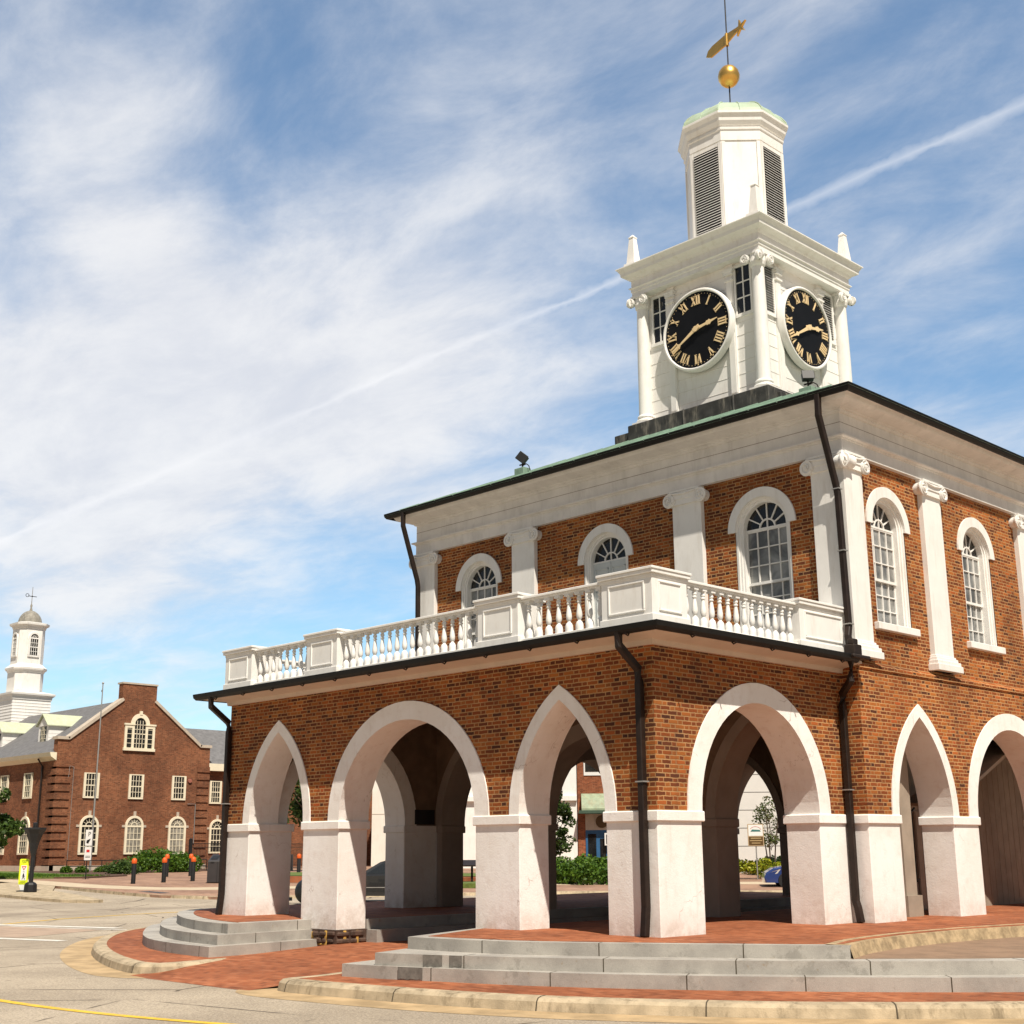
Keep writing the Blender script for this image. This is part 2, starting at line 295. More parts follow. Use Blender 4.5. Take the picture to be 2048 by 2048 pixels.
# ------------------------------------------------------------------ mesh helpers
class MB:
    def __init__(s): s.v = []; s.f = []; s.mi = []; s.cur = 0
    def mat(s, i): s.cur = i; return s
    def add(s, vs, fs):
        o = len(s.v); s.v += [tuple(p) for p in vs]; s.f += [tuple(o + i for i in f) for f in fs]; s.mi += [s.cur] * len(fs); return s
    def box(s, x0, x1, y0, y1, z0, z1):
        return s.add([(x0, y0, z0), (x1, y0, z0), (x1, y1, z0), (x0, y1, z0), (x0, y0, z1), (x1, y0, z1), (x1, y1, z1), (x0, y1, z1)],
                     [(3, 2, 1, 0), (4, 5, 6, 7), (0, 1, 5, 4), (1, 2, 6, 5), (2, 3, 7, 6), (3, 0, 4, 7)])
    def hexa(s, lo, hi):   # two quads
        return s.add(list(lo) + list(hi), [(3, 2, 1, 0), (4, 5, 6, 7), (0, 1, 5, 4), (1, 2, 6, 5), (2, 3, 7, 6), (3, 0, 4, 7)])
    def quad(s, *p): return s.add(p, [tuple(range(len(p)))])
    def prism(s, pts, z0, z1):
        n = len(pts)
        return s.add([(*p[:2], z0) for p in pts] + [(*p[:2], z1) for p in pts],
                     [tuple(range(n))[::-1], tuple(range(n, 2 * n))] + [(i, (i + 1) % n, n + (i + 1) % n, n + i) for i in range(n)])
    def lathe(s, prof, c=(0, 0, 0), n=16, axis='z', a0=0.):
        vs = []; fs = []; k = len(prof)
        for i in range(n):
            a = a0 + 2 * pi * i / n
            for r, h in prof:
                p = (r * cos(a), r * sin(a), h)
                if axis == 'y': p = (p[0], p[2], p[1])
                if axis == 'x': p = (p[2], p[0], p[1])
                vs.append((p[0] + c[0], p[1] + c[1], p[2] + c[2]))
        for i in range(n):
            j = (i + 1) % n
            for q in range(k - 1): fs.append((i * k + q, j * k + q, j * k + q + 1, i * k + q + 1))
        fs.append(tuple(i * k for i in range(n))[::-1]); fs.append(tuple(i * k + k - 1 for i in range(n)))
        return s.add(vs, fs)
    def tube(s, pts, r, n=8, taper=None):
        pts = [Vector(p) for p in pts]; vs = []; fs = []
        for i, p in enumerate(pts):
            d = (pts[min(i + 1, len(pts) - 1)] - pts[max(i - 1, 0)]).normalized()
            a = d.cross(Vector((0, 0, 1)) if abs(d.z) < .9 else Vector((1, 0, 0))).normalized(); bb = d.cross(a)
            rr = r if taper is None else r + (taper - r) * i / (len(pts) - 1)
            for k in range(n):
                t = 2 * pi * (k + .5) / n; vs.append(p + (a * cos(t) + bb * sin(t)) * rr)
        for i in range(len(pts) - 1):
            for k in range(n): fs.append((i * n + k, i * n + (k + 1) % n, (i + 1) * n + (k + 1) % n, (i + 1) * n + k))
        fs.append(tuple(range(n))[::-1]); fs.append(tuple((len(pts) - 1) * n + k for k in range(n)))
        return s.add(vs, fs)
    def build(s, name, mats, parent=None, bevel=0., smooth=False, at=None):
        if not isinstance(mats, (list, tuple)): mats = [mats]
        off = Vector((0, 0, 0)); p = parent
        while p is not None: off += p.location; p = p.parent
        if at is not None: off = Vector((0, 0, 0))
        me = bpy.data.meshes.new(name)
        me.from_pydata([tuple(Vector(v) - off) for v in s.v], [], s.f)
        for m in mats: me.materials.append(m)
        me.polygons.foreach_set('material_index', s.mi)
        if bevel:
            bm = bmesh.new(); bm.from_mesh(me)
            ed = [e for e in bm.edges if len(e.link_faces) == 2 and e.calc_face_angle(0) > .5]
            bmesh.ops.bevel(bm, geom=ed, offset=bevel, segments=1, affect='EDGES', clamp_overlap=True)
            bm.to_mesh(me); bm.free()
        if smooth:
            me.polygons.foreach_set('use_smooth', [True] * len(me.polygons))
            try: me.set_sharp_from_angle(angle=radians(40))
            except Exception: pass
        me.update()
        o = bpy.data.objects.new(name, me); COL.objects.link(o)
        if parent is not None: o.parent = parent
        if at is not None: o.location = at
        return o
def thing(name, label, cat, loc=(0, 0, 0), rot=0., group=None):
    o = bpy.data.objects.new(name, None); COL.objects.link(o); o.location = loc; o.rotation_euler = (0, 0, rot); o.empty_display_size = .2
    return tag(o, label, cat, group)
def tag(o, label=None, cat=None, group=None, kind=None):
    if label: o['label'] = label
    if cat: o['category'] = cat
    if group: o['group'] = group
    if kind: o['kind'] = kind
    return o
def holder(name, parent, loc=(0, 0, 0), rot=0.):
    pass
def copy_tree(o, parent=None):
    c = o.copy(); COL.objects.link(c); c.parent = parent
    for ch in o.children: copy_tree(ch, c)
    return c
def struct(mb, name, m, **k): return tag(mb.build(name, m, **k), kind='structure')
# wall frames: map (u along the wall, d depth into the building, z) to world
def FY(y0): return lambda u, d, z: (u, y0 + d, z)
def FX(x0): return lambda u, d, z: (x0 - d, u, z)
def FXL(x0): return lambda u, d, z: (x0 + d, u, z)
def FYB(y0): return lambda u, d, z: (u, y0 - d, z)
def fbox(mb, F, u0, u1, d0, d1, z0, z1):
    return mb.hexa([F(u0, d0, z0), F(u1, d0, z0), F(u1, d1, z0), F(u0, d1, z0)], [F(u0, d0, z1), F(u1, d0, z1), F(u1, d1, z1), F(u0, d1, z1)])
def round_curve(c, hw, zs, h, n=28): return [(c - hw * cos(pi * i / n), zs + h * sin(pi * i / n)) for i in range(n + 1)]
def point_curve(c, hw, zs, h, n=12):
    k = (h * h - hw * hw) / (2 * hw); R = k + hw; am = atan2(h, k)
    left = [(c + k - R * cos(am * i / n), zs + R * sin(am * i / n)) for i in range(n + 1)]
    left[-1] = (c, zs + h)
    return left + [(2 * c - u, z) for u, z in left[-2::-1]]
def jamb(curve, z): return [(curve[0][0], z)] + curve + [(curve[-1][0], z)]
def ring(mb, F, inner, outer, d0, d1):
    n = len(inner)
    vs = []
    for (a, z) in inner: vs += [F(a, d0, z), F(a, d1, z)]
    for (a, z) in outer: vs += [F(a, d0, z), F(a, d1, z)]
    o = 2 * n; fs = []
    for i in range(n - 1):
        a, b_, c, d = 2 * i, 2 * i + 1, 2 * i + 3, 2 * i + 2
        fs += [(a, b_, c, d), (o + a, o + d, o + c, o + b_), (a, d, o + d, o + a), (b_, o + b_, o + c, c)]
    fs += [(0, o, o + 1, 1), (2 * n - 2, 2 * n - 1, o + 2 * n - 1, o + 2 * n - 2)]
    return mb.add(vs, fs)
def wall(mb, F, u0, u1, z0, z1, t, ops, inner_mat=None):
    """a wall with openings; ops = [(curve, zbottom)], curve a list of (u, z) left to right"""
    cm = mb.cur
    def rect(a, b_, za, zb):
        if b_ - a < 1e-4 or zb - za < 1e-4: return
        mb.mat(cm); mb.quad(F(a, 0, za), F(b_, 0, za), F(b_, 0, zb), F(a, 0, zb))
        mb.mat(inner_mat if inner_mat is not None else cm); mb.quad(F(a, t, za), F(a, t, zb), F(b_, t, zb), F(b_, t, za)); mb.mat(cm)
    u = u0
    for cv, zb in sorted(ops, key=lambda q: q[0][0][0]):
        a, b_ = cv[0][0], cv[-1][0]
        rect(u, a, z0, z1); rect(a, b_, z0, zb)
        if zb > z0: mb.quad(F(a, 0, zb), F(b_, 0, zb), F(b_, t, zb), F(a, t, zb))
        for (p, zp), (q, zq) in zip(cv[:-1], cv[1:]):
            if abs(q - p) > 1e-6:
                mb.quad(F(p, 0, zp), F(q, 0, zq), F(q, 0, z1), F(p, 0, z1))
                mb.mat(inner_mat if inner_mat is not None else cm); mb.quad(F(p, t, zp), F(p, t, z1), F(q, t, z1), F(q, t, zq)); mb.mat(cm)
            mb.quad(F(p, 0, zp), F(p, t, zp), F(q, t, zq), F(q, 0, zq))
        u = b_
    rect(u, u1, z0, z1)
    mb.quad(F(u0, 0, z1), F(u1, 0, z1), F(u1, t, z1), F(u0, t, z1))
    mb.quad(F(u0, 0, z0), F(u0, 0, z1), F(u0, t, z1), F(u0, t, z0)); mb.quad(F(u1, 0, z0), F(u1, t, z0), F(u1, t, z1), F(u1, 0, z1))
def square_ring(mb, x0, x1, y0, y1, prof):
    """sweep a profile of (outset, z) points round a rectangle"""
    rows = [[(x0 - o, y0 - o, z), (x1 + o, y0 - o, z), (x1 + o, y1 + o, z), (x0 - o, y1 + o, z)] for o, z in prof]
    vs = [p for r in rows for p in r]; fs = []
    for i in range(len(rows) - 1):
        for k in range(4): fs.append((i * 4 + k, i * 4 + (k + 1) % 4, i * 4 + 4 + (k + 1) % 4, i * 4 + 4 + k))
    return mb.add(vs, fs)

# ================================================================== THE GROUND
C0 = (-5.4, 8.0)
def gz(x, y):
    t = min(1, max(0, (hypot(x - C0[0], y - C0[1]) - 20) / 28)); return -.64 + .56 * t * t * (3 - 2 * t)
mb = MB(); rs = [0, 6, 10, 13, 16, 18, 20, 21, 22, 24, 26, 28, 30, 32, 34, 36, 38, 40, 42, 44, 46, 48, 55, 70, 100, 200, 500, 1500]; NA = 96
for r in rs:
    for k in range(NA):
        a = 2 * pi * k / NA; x, y = C0[0] + r * cos(a), C0[1] + r * sin(a); mb.v.append((x, y, gz(x, y)))
for i in range(len(rs) - 1):
    for k in range(NA): mb.f.append((i * NA + k, i * NA + (k + 1) % NA, (i + 1) * NA + (k + 1) % NA, (i + 1) * NA + k)); mb.mi.append(0)
struct(mb, 'road', M_asph, smooth=True)
def strip(pts, w, dz, zf=gz):
    mb = MB(); n = len(pts); L = []; Rr = []
    for i, p in enumerate(pts):
        a = pts[max(i - 1, 0)]; b_ = pts[min(i + 1, n - 1)]; d = Vector((b_[0] - a[0], b_[1] - a[1])).normalized()
        L.append((p[0] - d.y * w / 2, p[1] + d.x * w / 2)); Rr.append((p[0] + d.y * w / 2, p[1] - d.x * w / 2))
    for i in range(n - 1):
        mb.quad(*[(q[0], q[1], zf(*q) + dz) for q in (Rr[i], Rr[i + 1], L[i + 1], L[i])])
    return mb
def arc(r, a0, a1, n, c=C0): return [(c[0] + r * cos(radians(a0 + (a1 - a0) * i / n)), c[1] + r * sin(radians(a0 + (a1 - a0) * i / n))) for i in range(n + 1)]
struct(strip([(-6.9, -6.93), (-5.24, -6.86)] + arc(14.86, 270.5, 330, 30)[1:], .13, .006), 'near_lane_line', M_yellow)
struct(strip([(-21.8, -2.6), (-23.47, 1.1), (-25.1, 3.7), (-25.9, 6.15), (-26.2, 8.0), (-26.0, 11), (-25, 15)], .14, .006), 'far_lane_line', M_yellow)
struct(strip([(-27.5, .1), (-23.4, 1.05), (-19.35, 2.32)], .34, .006), 'crosswalk_line', M_whitepaint)
struct(strip([(-22, -2.7), (-17.7, -1.42), (-15.8, -.88)], .30, .006), 'crosswalk_line', M_whitepaint)
struct(strip([(-22.3, .9), (-20, 1.5), (-17.6, 2.4)], .12, .006), 'crosswalk_line', M_whitepaint)
struct(strip([(4.4, -3.72), (4.9, -3.3), (5.4, -2.8), (6.3, -1.8), (7.2, -.6)], .14, .006), 'edge_line', M_whitepaint)
mb = MB(); q = [(-26.3, -.4), (-19.0, 1.7), (-17.6, -1.0), (-24, -3)]
mb.add([(x, y, gz(x, y) + .004) for x, y in q], [(0, 1, 2, 3)]); struct(mb, 'crosswalk', plain('pink_crosswalk', (.40, .29, .21), .9, .15, 2, .3, 80))

def smooth_poly(pts, k=2):
    for _ in range(k):
        o = [pts[0]]
        for a, b_ in zip(pts[:-1], pts[1:]):
            o += [(a[0] * .75 + b_[0] * .25, a[1] * .75 + b_[1] * .25), (a[0] * .25 + b_[0] * .75, a[1] * .25 + b_[1] * .75)]
        o.append(pts[-1]); pts = o
    return pts
def offset_line(pts, d):
    o = []
    for i, p in enumerate(pts):
        a = pts[max(i - 1, 0)]; b_ = pts[min(i + 1, len(pts) - 1)]; v = Vector((b_[0] - a[0], b_[1] - a[1])).normalized(); o.append((p[0] - v.y * d, p[1] + v.x * d))
    return o
# --- left island kerb line, from the passage round to the back
KL = smooth_poly([(-7.02, -2.2), (-6.93, -3.0), (-6.90, -3.55), (-7.1, -3.78), (-7.7, -3.82), (-9.5, -3.28), (-11.7, -2.35), (-13.5, -1.35), (-15.2, -.2), (-16.4, .9), (-17.5, 2.6), (-18.2, 5), (-18.4, 8), (-17.8, 13), (-15, 18.5), (-10, 21.5), (-7.5, 22)], 2)
KR = smooth_poly([(-4.05, -2.2), (-3.72, -3.2), (-3.80, -3.62), (-3.5, -3.85), (-2.6, -3.80), (-.6, -3.5), (.86, -3.05), (1.9, -2.52), (3.3, -1.67), (4.55, -.55), (5.5, .5), (6.8, 2.5), (7.7, 5), (8, 8), (7.4, 12), (5, 17), (0, 20.8), (-3.6, 22)], 2)
def island(K, inner, nm):
    s = 1 if nm == 'l' else -1
    prof = [(0, -.66), (.03, -.53), (.07, -.495), (.15, -.483), (.27, -.483), (.30, -.52)]
    d = -1 if nm == 'l' else 1
    rows = [[(x, y, z) for x, y in offset_line(K, d * o)] for o, z in prof]
    mb = MB()
    for i in range(len(rows) - 1):
        for k in range(len(K) - 1): mb.quad(rows[i][k], rows[i][k + 1], rows[i + 1][k + 1], rows[i + 1][k])
    mb.quad(*[r[0] for r in rows]); mb.mat(1)
    acc = 0
    for k in range(1, len(K)):
        acc += hypot(K[k][0] - K[k - 1][0], K[k][1] - K[k - 1][1])
        if acc > 1.9:
            acc = 0; t = Vector((K[k][0] - K[k - 1][0], K[k][1] - K[k - 1][1])).normalized() * .008
            pr = [(-.003, -.64), (.028, -.526), (.068, -.491), (.15, -.479), (.27, -.479)]
            n_ = Vector((-t.y, t.x)).normalized() * d
            for (o1, z1), (o2, z2) in zip(pr[:-1], pr[1:]):
                p = [(K[k][0] + n_.x * o1, K[k][1] + n_.y * o1, z1), (K[k][0] + n_.x * o2, K[k][1] + n_.y * o2, z2)]
                mb.quad((p[0][0] - t.x, p[0][1] - t.y, p[0][2]), (p[0][0] + t.x, p[0][1] + t.y, p[0][2]), (p[1][0] + t.x, p[1][1] + t.y, p[1][2]), (p[1][0] - t.x, p[1][1] - t.y, p[1][2]))
    struct(mb, 'kerb', [M_curb, M_joint])
    mb = MB(); mb.prism(offset_line(K, d * .26) + inner, -.7, -.488); struct(mb, 'brick_pavement', M_paver)
    g_ = MB(); A = offset_line(K, -d * -.002); B = offset_line(K, -d * .55)
    for k in range(3 if nm == 'l' else 9, len(K) - 1):
        fa = min(1, (k - 2) / 6); 
        g_.quad((*A[k], -.632), (*A[k + 1], -.632), (B[k + 1][0], B[k + 1][1], -.6365), (B[k][0], B[k][1], -.6365))
    struct(g_, 'gutter_pan', M_gutterpan)
island(KL, [(-7.4, 17), (-7.4, .6), (-7.35, 0)], 'l'); island(KR, [(-3.7, 17), (-3.72, 0)], 'r')
# passage through the middle arch
mb = MB(); rows = []
for y, z in [(-4.05, -.637), (-3.75, -.622), (-3.2, -.55), (-2.2, -.475), (-1, -.42), (0, -.385), (3, -.37), (17, -.37), (22, -.60)]:
    xl = -7.35 if y > -1 else (-7.25 if y > -2.5 else -7.0); xr = -3.7 if y >= 0 else (-3.95 if y > -2.5 else -3.65)
    if y < -3.5: xl, xr = (-7.2, -3.9)
    rows.append([(xl, y, z), (xr, y, z)])
for a, b_ in zip(rows[:-1], rows[1:]): mb.quad(a[0], a[1], b_[1], b_[0])
struct(mb, 'brick_path', M_paver)
# --- granite steps: three levels on either side
def steps(levels, label, joints):
    t = thing('granite_steps', label, 'steps', (levels[0][0][0][0], levels[0][0][0][1], -.6))
    for front, back, z0, z1 in levels:
        fr = smooth_poly(front, 2) if len(front) > 3 else front
        mb = MB(); mb.prism(fr + back, z0, z1)
        acc = .3; jj = MB()
        for k in range(1, len(fr)):
            L = hypot(fr[k][0] - fr[k - 1][0], fr[k][1] - fr[k - 1][1]); acc += L
            if acc > joints:
                acc = random.uniform(-.15, .2); t_ = Vector((fr[k][0] - fr[k - 1][0], fr[k][1] - fr[k - 1][1])).normalized(); n_ = Vector((t_.y, -t_.x))
                p = Vector(fr[k]); a = p + n_ * .0025; b_ = p - n_ * .34
                mb.mat(1)
                w = t_ * .007
                mb.quad((*(a - w), z0), (*(a + w), z0), (*(a + w), z1 + .001), (*(a - w), z1 + .001))
                mb.quad((*(a - w), z1 + .0015), (*(a + w), z1 + .0015), (*(b_ + w), z1 + .0015), (*(b_ - w), z1 + .0015)); mb.mat(0)
        mb.build('step', [M_granite, M_joint], t)
    return t
def stain_patch(p, q, z0, z1, parent):
    d = Vector((q[0] - p[0], q[1] - p[1])).normalized(); n = Vector((d.y, -d.x)) * .003; L = hypot(q[0] - p[0], q[1] - p[1]); k = 9; mb = MB()
    random.seed(int(abs(p[0]) * 100)); lo = [z0 + random.uniform(0, .02) for _ in range(k)]
    for i in range(k - 1):
        a = Vector(p) + d * L * i / (k - 1) + n; b_ = Vector(p) + d * L * (i + 1) / (k - 1) + n
        mb.quad((*a, lo[i]), (*b_, lo[i + 1]), (*b_, z1), (*a, z1))
    mb.build('wet_stain', plain('wet_granite', (.17, .16, .14), .6, .3, 12), parent)
A_f = [(-2.95, -2.03), (-2.3, -2.02), (-1.4, -1.90), (-.9, -1.74), (.116, -1.22), (1.28, -.50), (2.09, .0), (2.68, .40)]
B_f = [(-2.72, -2.80), (-2.1, -2.62), (-1.3, -2.34), (-.44, -1.96), (.42, -1.50), (1.4, -.92), (2.3, -.30), (3.13, .36), (3.94, 1.10), (4.6, 1.9), (5.6, 3.6), (6.2, 6), (6.2, 9), (5, 14), (3, 17)]
C_f = [(-3.25, -2.95), (-2.6, -2.84), (-1.7, -2.56), (-.54, -2.22), (.52, -1.74), (1.52, -1.16), (2.45, -.52), (3.35, .18), (4.2, .92), (4.95, 1.7), (6.0, 3.5), (6.6, 6), (6.6, 9), (5.3, 14), (3.3, 17)]
st_ = steps([(A_f, [(2.2, 1.5), (-3.70, 1.2), (-3.74, 0)], -.70, 0.), (B_f, [(-3.70, 17), (-3.72, 0), (-3.6, -.4)], -.70, -.162), (C_f, [(-3.71, 17), (-3.73, 0), (-3.9, -.4)], -.70, -.322)],
      'wide curved grey granite steps in front of the corner pier', 1.55)
stain_patch((-1.98, -2.577), (-1.70, -2.48), -.32, -.163, st_); stain_patch((-1.60, -2.447), (-1.42, -2.385), -.31, -.163, st_); stain_patch((-2.28, -2.757), (-1.92, -2.633), -.485, -.323, st_)
AL = smooth_poly([(-14.3, 3.4), (-14.05, 1.9), (-13.75, 1.0), (-13.2, .38), (-12.6, -.04), (-11.9, -.46), (-11.0, -.92), (-10.0, -1.33), (-8.9, -1.66), (-8.02, -1.75)], 2)
BL = smooth_poly([(-15.0, 3.4), (-14.8, 1.8), (-14.3, .85), (-13.4, .14), (-12.3, -.58), (-11.6, -.99), (-10.9, -1.35), (-10.0, -1.72), (-8.8, -2.0), (-7.80, -2.08)], 2)
CL = smooth_poly([(-15.6, 3.4), (-15.4, 1.9), (-14.8, .72), (-13.9, .03), (-12.75, -.68), (-11.8, -1.24), (-10.9, -1.70), (-10.0, -2.06), (-8.7, -2.32), (-7.56, -2.38)], 2)
steps([(AL + [(-8.06, .02)], [(-8.06, .3), (-8.06, .6), (-14.25, 3.5)], -.70, -.002), (BL + [(-8.0, .02)], [(-8.0, .3), (-14.9, 3.5)], -.70, -.162), (CL + [(-7.82, .02)], [(-7.82, .3), (-15.5, 3.5)], -.70, -.322)],
      'curved grey granite steps wrapping the far left corner pier', 1.5)
# brick floor laid on the platforms, back kerb on the right and passage edge
mb = MB()
mb.prism([(-2.78, -1.80)] + [(x + .06, y + .26) for x, y in A_f[1:-1]] + [(2.5, .55), (2.25, 1.5), (2.1, 2.7), (2.1, 4.3), (2.35, 5.9), (2.8, 9), (2.8, 12), (1.5, 17), (-3.72, 17), (-3.74, .5), (-3.4, -.4)], -.2, .006)
struct(mb, 'brick_floor', M_paver)
mb = MB(); mb.prism([(x + .12, y + .30) for x, y in AL[2:-3]] + [(-8.34, -1.40), (-8.34, .2), (-8.34, .62), (-7.40, .64), (-7.36, 17), (-13.8, 17), (-13.95, 3.4)], -.2, .004)
struct(mb, 'brick_floor', M_paver)
mb = MB(); mb.prism([(-7.38, .64), (-7.0, .64), (-7.0, 17), (-7.38, 17)], -.7, -.17); mb.prism([(-7.40, .65), (-7.3, .65), (-7.3, 17), (-7.40, 17)], -.17, .008)
struct(mb, 'passage_kerb', M_granite)
KU = smooth_poly([(2.66, .42), (2.32, 1.4), (2.15, 2.7), (2.14, 4.3), (2.38, 5.9), (2.85, 9), (2.85, 12), (1.6, 17)], 2)
mb = MB(); r1 = KU; r2 = offset_line(KU, -.06); r3 = offset_line(KU, .30)
for i in range(len(KU) - 1):
    mb.quad((*r2[i], -.2), (*r2[i + 1], -.2), (*r1[i + 1], .0), (*r1[i], .0)); mb.quad((*r1[i], .0), (*r1[i + 1], .0), (*r3[i + 1], .009), (*r3[i], .009))
struct(mb, 'upper_kerb', plain('rough_tan_kerb', (.42, .31, .18), .9, .35, 6, .9, 25, stain=(.16, .11, .06), stain_amt=.5))
mb = MB(); mb.prism(KU + [(5.7, 9), (5.7, 6), (5.2, 3.8), (4.25, 2.05), (3.6, 1.3), (2.9, .7)], -.3, -.156)
struct(mb, 'ramp_pavement', plain('brown_paving', (.26, .17, .11), .9, .18, 3, .3, 60))

# ================================================================== MARKET HOUSE
MH = thing('market_house', 'old orange brick market hall with white arcades, balustraded balcony and white clock tower', 'building', (-5.4, 8, 0))
T_ = .633
H0, H1 = 1.555, 1.705
front_ops = [('p', -9.29, .89), ('r', -5.53, 1.787), ('p', -1.851, .89)]
def inner_curve(k, c, hw): return point_curve(c, hw, H1, 1.69) if k == 'p' else round_curve(c, hw, H1, 1.657)
def outer_curve(k, c, hw): return point_curve(c, hw + .215, H1, 1.915) if k == 'p' else round_curve(c, hw + .325, H1, 1.97)
def mid_curve(k, c, hw): return point_curve(c, hw + .1, H1, 1.79) if k == 'p' else round_curve(c, hw + .15, H1, 1.81)
def arcade(F, u0, u1, ztop, ops, piers, name='wall', t=T_, imp=True, inner=1, face=0, M_st=None):
    M_st = M_st or M_stucco
    mb = MB().mat(face); wall(mb, F, u0, u1, H1 - .002, ztop, t, [(mid_curve(*o), H1 - .002) for o in ops], inner_mat=inner)
    mb.build(name, [M_brick, M_plaster], MH)
    for o in ops:
        r = MB(); ring(r, F, inner_curve(*o), outer_curve(*o), -.022, t + .02); r.build('arch_surround', M_st, MH)
    for p in piers:
        (a, b_, zb) = p[:3]; d1 = p[3] if len(p) > 3 else t; e0 = p[4] if len(p) > 4 else 1; e1 = p[5] if len(p) > 5 else 1
        q = MB(); fbox(q, F, a, b_, -.006, d1 + .004, zb, H0 + .01)
        po = q.build('pier', M_st, MH, bevel=.012)
        i = MB(); fbox(i, F, a - .038 * e0, b_ + .038 * e1, -.042, d1 + .04, H0, H1); i.build('impost', M_st, po, bevel=.014)
# front arcade of the porch
arcade(FY(0), -11, 0, 4.041, front_ops, [(-11, -10.174, -.1, .987), (-8.397, -7.317, -.165), (-3.743, -2.742, -.1), (-.96, 0, -.1, .987)])
# right and left side of the porch
FR = FX(0); FL = FXL(-11)
side_op = [('r', 2.507, 1.52)]
arcade(FR, T_, 4.95, 4.041, side_op, [(4.027, 4.95, -.1, T_, 1, 0)])
arcade(FL, T_, 4.95, 4.041, side_op, [(4.027, 4.95, -.1, T_, 1, 0)])
# main hall: front inner wall, right, left and back walls
XR, XL, YF, YB = .344, -11.144, 4.932, 15.67
arcade(FY(YF), XL + .004, XR - .004, 4.20, front_ops, [(-10.33, -10.174, -.1, .62, 0, 1), (-8.397, -7.317, -.4), (-3.743, -2.742, -.1)], t=.62, face=1, M_st=M_stucco_shade)
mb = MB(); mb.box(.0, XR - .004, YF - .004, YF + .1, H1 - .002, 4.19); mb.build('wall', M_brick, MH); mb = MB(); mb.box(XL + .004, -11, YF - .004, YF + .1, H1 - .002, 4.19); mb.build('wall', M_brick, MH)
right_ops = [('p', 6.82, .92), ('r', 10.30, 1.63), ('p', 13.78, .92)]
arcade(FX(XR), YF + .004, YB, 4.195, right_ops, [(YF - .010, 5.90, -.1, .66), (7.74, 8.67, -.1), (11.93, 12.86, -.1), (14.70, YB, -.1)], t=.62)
arcade(FXL(XL), YF + .004, YB, 4.195, right_ops, [(YF + .62, 5.90, -.1, .60), (7.74, 8.67, -.1), (11.93, 12.86, -.1), (14.70, YB, -.1)], t=.62, M_st=M_stucco_shade)
arcade(FYB(YB), XL + .62, XR - .62, 4.20, front_ops, [(-10.52, -10.174, -.1), (-8.397, -7.317, -.4), (-3.743, -2.742, -.4), (-.96, -.28, -.1)], t=.62, M_st=M_stucco_shade)
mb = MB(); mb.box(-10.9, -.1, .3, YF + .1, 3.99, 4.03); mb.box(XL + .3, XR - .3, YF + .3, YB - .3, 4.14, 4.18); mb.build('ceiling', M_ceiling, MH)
# rubble footing under the second pier
mb = MB()
random.seed(3)
mb.box(-8.15, -7.29, -.03, .66, -.66, -.16); ft = mb.build('footing', M_rock, MH)
mb = MB()
x = -8.1
for z0, z1 in ((-.40, -.29), (-.28, -.17)):
    for side in (0, 1):
        u = -8.12 if side == 0 else -.02; end = -7.29 if side == 0 else .66
        while u < end - .1:
            w = random.uniform(.14, .34); w = min(w, end - u)
            if side == 0: mb.box(u, u + w - .03, -.065, .1, z0 + random.uniform(0, .02), z1 - random.uniform(0, .02))
            else: mb.box(-7.4, -7.255, u, u + w - .03, z0 + random.uniform(0, .02), z1 - random.uniform(0, .02))
            u += w
mb.build('rubble', M_rock, ft, bevel=.025)
mb = MB()
for u0, u1, z0, z1 in ((-8.02, -7.95, -.66, -.2), (-7.62, -7.55, -.5, -.17), (-7.95, -7.6, -.42, -.39)): mb.box(u0, u1, -.045, .05, z0, z1)
for u0, u1 in ((.12, .19), (.40, .46)): mb.box(-7.35, -7.272, u0, u1, -.5, -.17)
mb.build('mortar_patch', M_yellowmortar, ft, bevel=.012)
# plaque and stair enclosure inside the hall
mb = MB(); mb.box(-10.37, -10.34, 4.30, 4.86, 1.73, 2.04); mb.build('plaque', M_black, MH)
mb = MB(); mb.box(-1.42, -1.34, 8.3, 14.8, 0, 4.1)
for i in range(26): mb.box(-1.345, -1.33, 8.3 + i * .25, 8.3 + i * .25 + .235, 0, 4.1)
mb.hexa([(-1.3, 9.0, 2.0), (-.30, 9.0, 2.0), (-.30, 9.05, 1.95), (-1.3, 9.05, 1.95)], [(-1.3, 14.0, 4.1), (-.30, 14.0, 4.1), (-.30, 14.05, 4.05), (-1.3, 14.05, 4.05)])
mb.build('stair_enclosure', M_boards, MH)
for y0 in (9.35, 10.85):
    mb = MB(); mb.box(-1.33, -1.295, y0, y0 + 1.0, .02, 1.86)
    for i in range(5): mb.box(-1.30, -1.285, y0 + .02 + i * .196, y0 + .02 + i * .196 + .182, .04, 1.84)
    dr = mb.build('door', M_boards, MH); mb = MB(); mb.box(-1.285, -1.24, y0 + .86, y0 + .90, .85, 1.0); mb.box(-1.285, -1.262, y0 + .4, y0 + .6, 1.66, 1.69); mb.build('handle', M_pipe, dr)
mb = MB(); mb.box(-.62, -.28, 7.05, 7.42, .36, 4.1); mb.box(-.68, -.22, 6.98, 7.48, 0, .36); mb.build('column', M_boards, MH)
mb = MB()
for i in range(6): mb.tube([(-.9, 7.75 + i * .16, .55), (-.9, 7.75 + i * .16, 1.35 + i * .1)], .012, 6)
mb.tube([(-.9, 7.7, 1.32), (-.9, 8.65, 1.9)], .02, 6); mb.tube([(-.9, 7.7, .55), (-.9, 8.65, .6)], .015, 6); mb.build('stair_rail', M_black, MH)

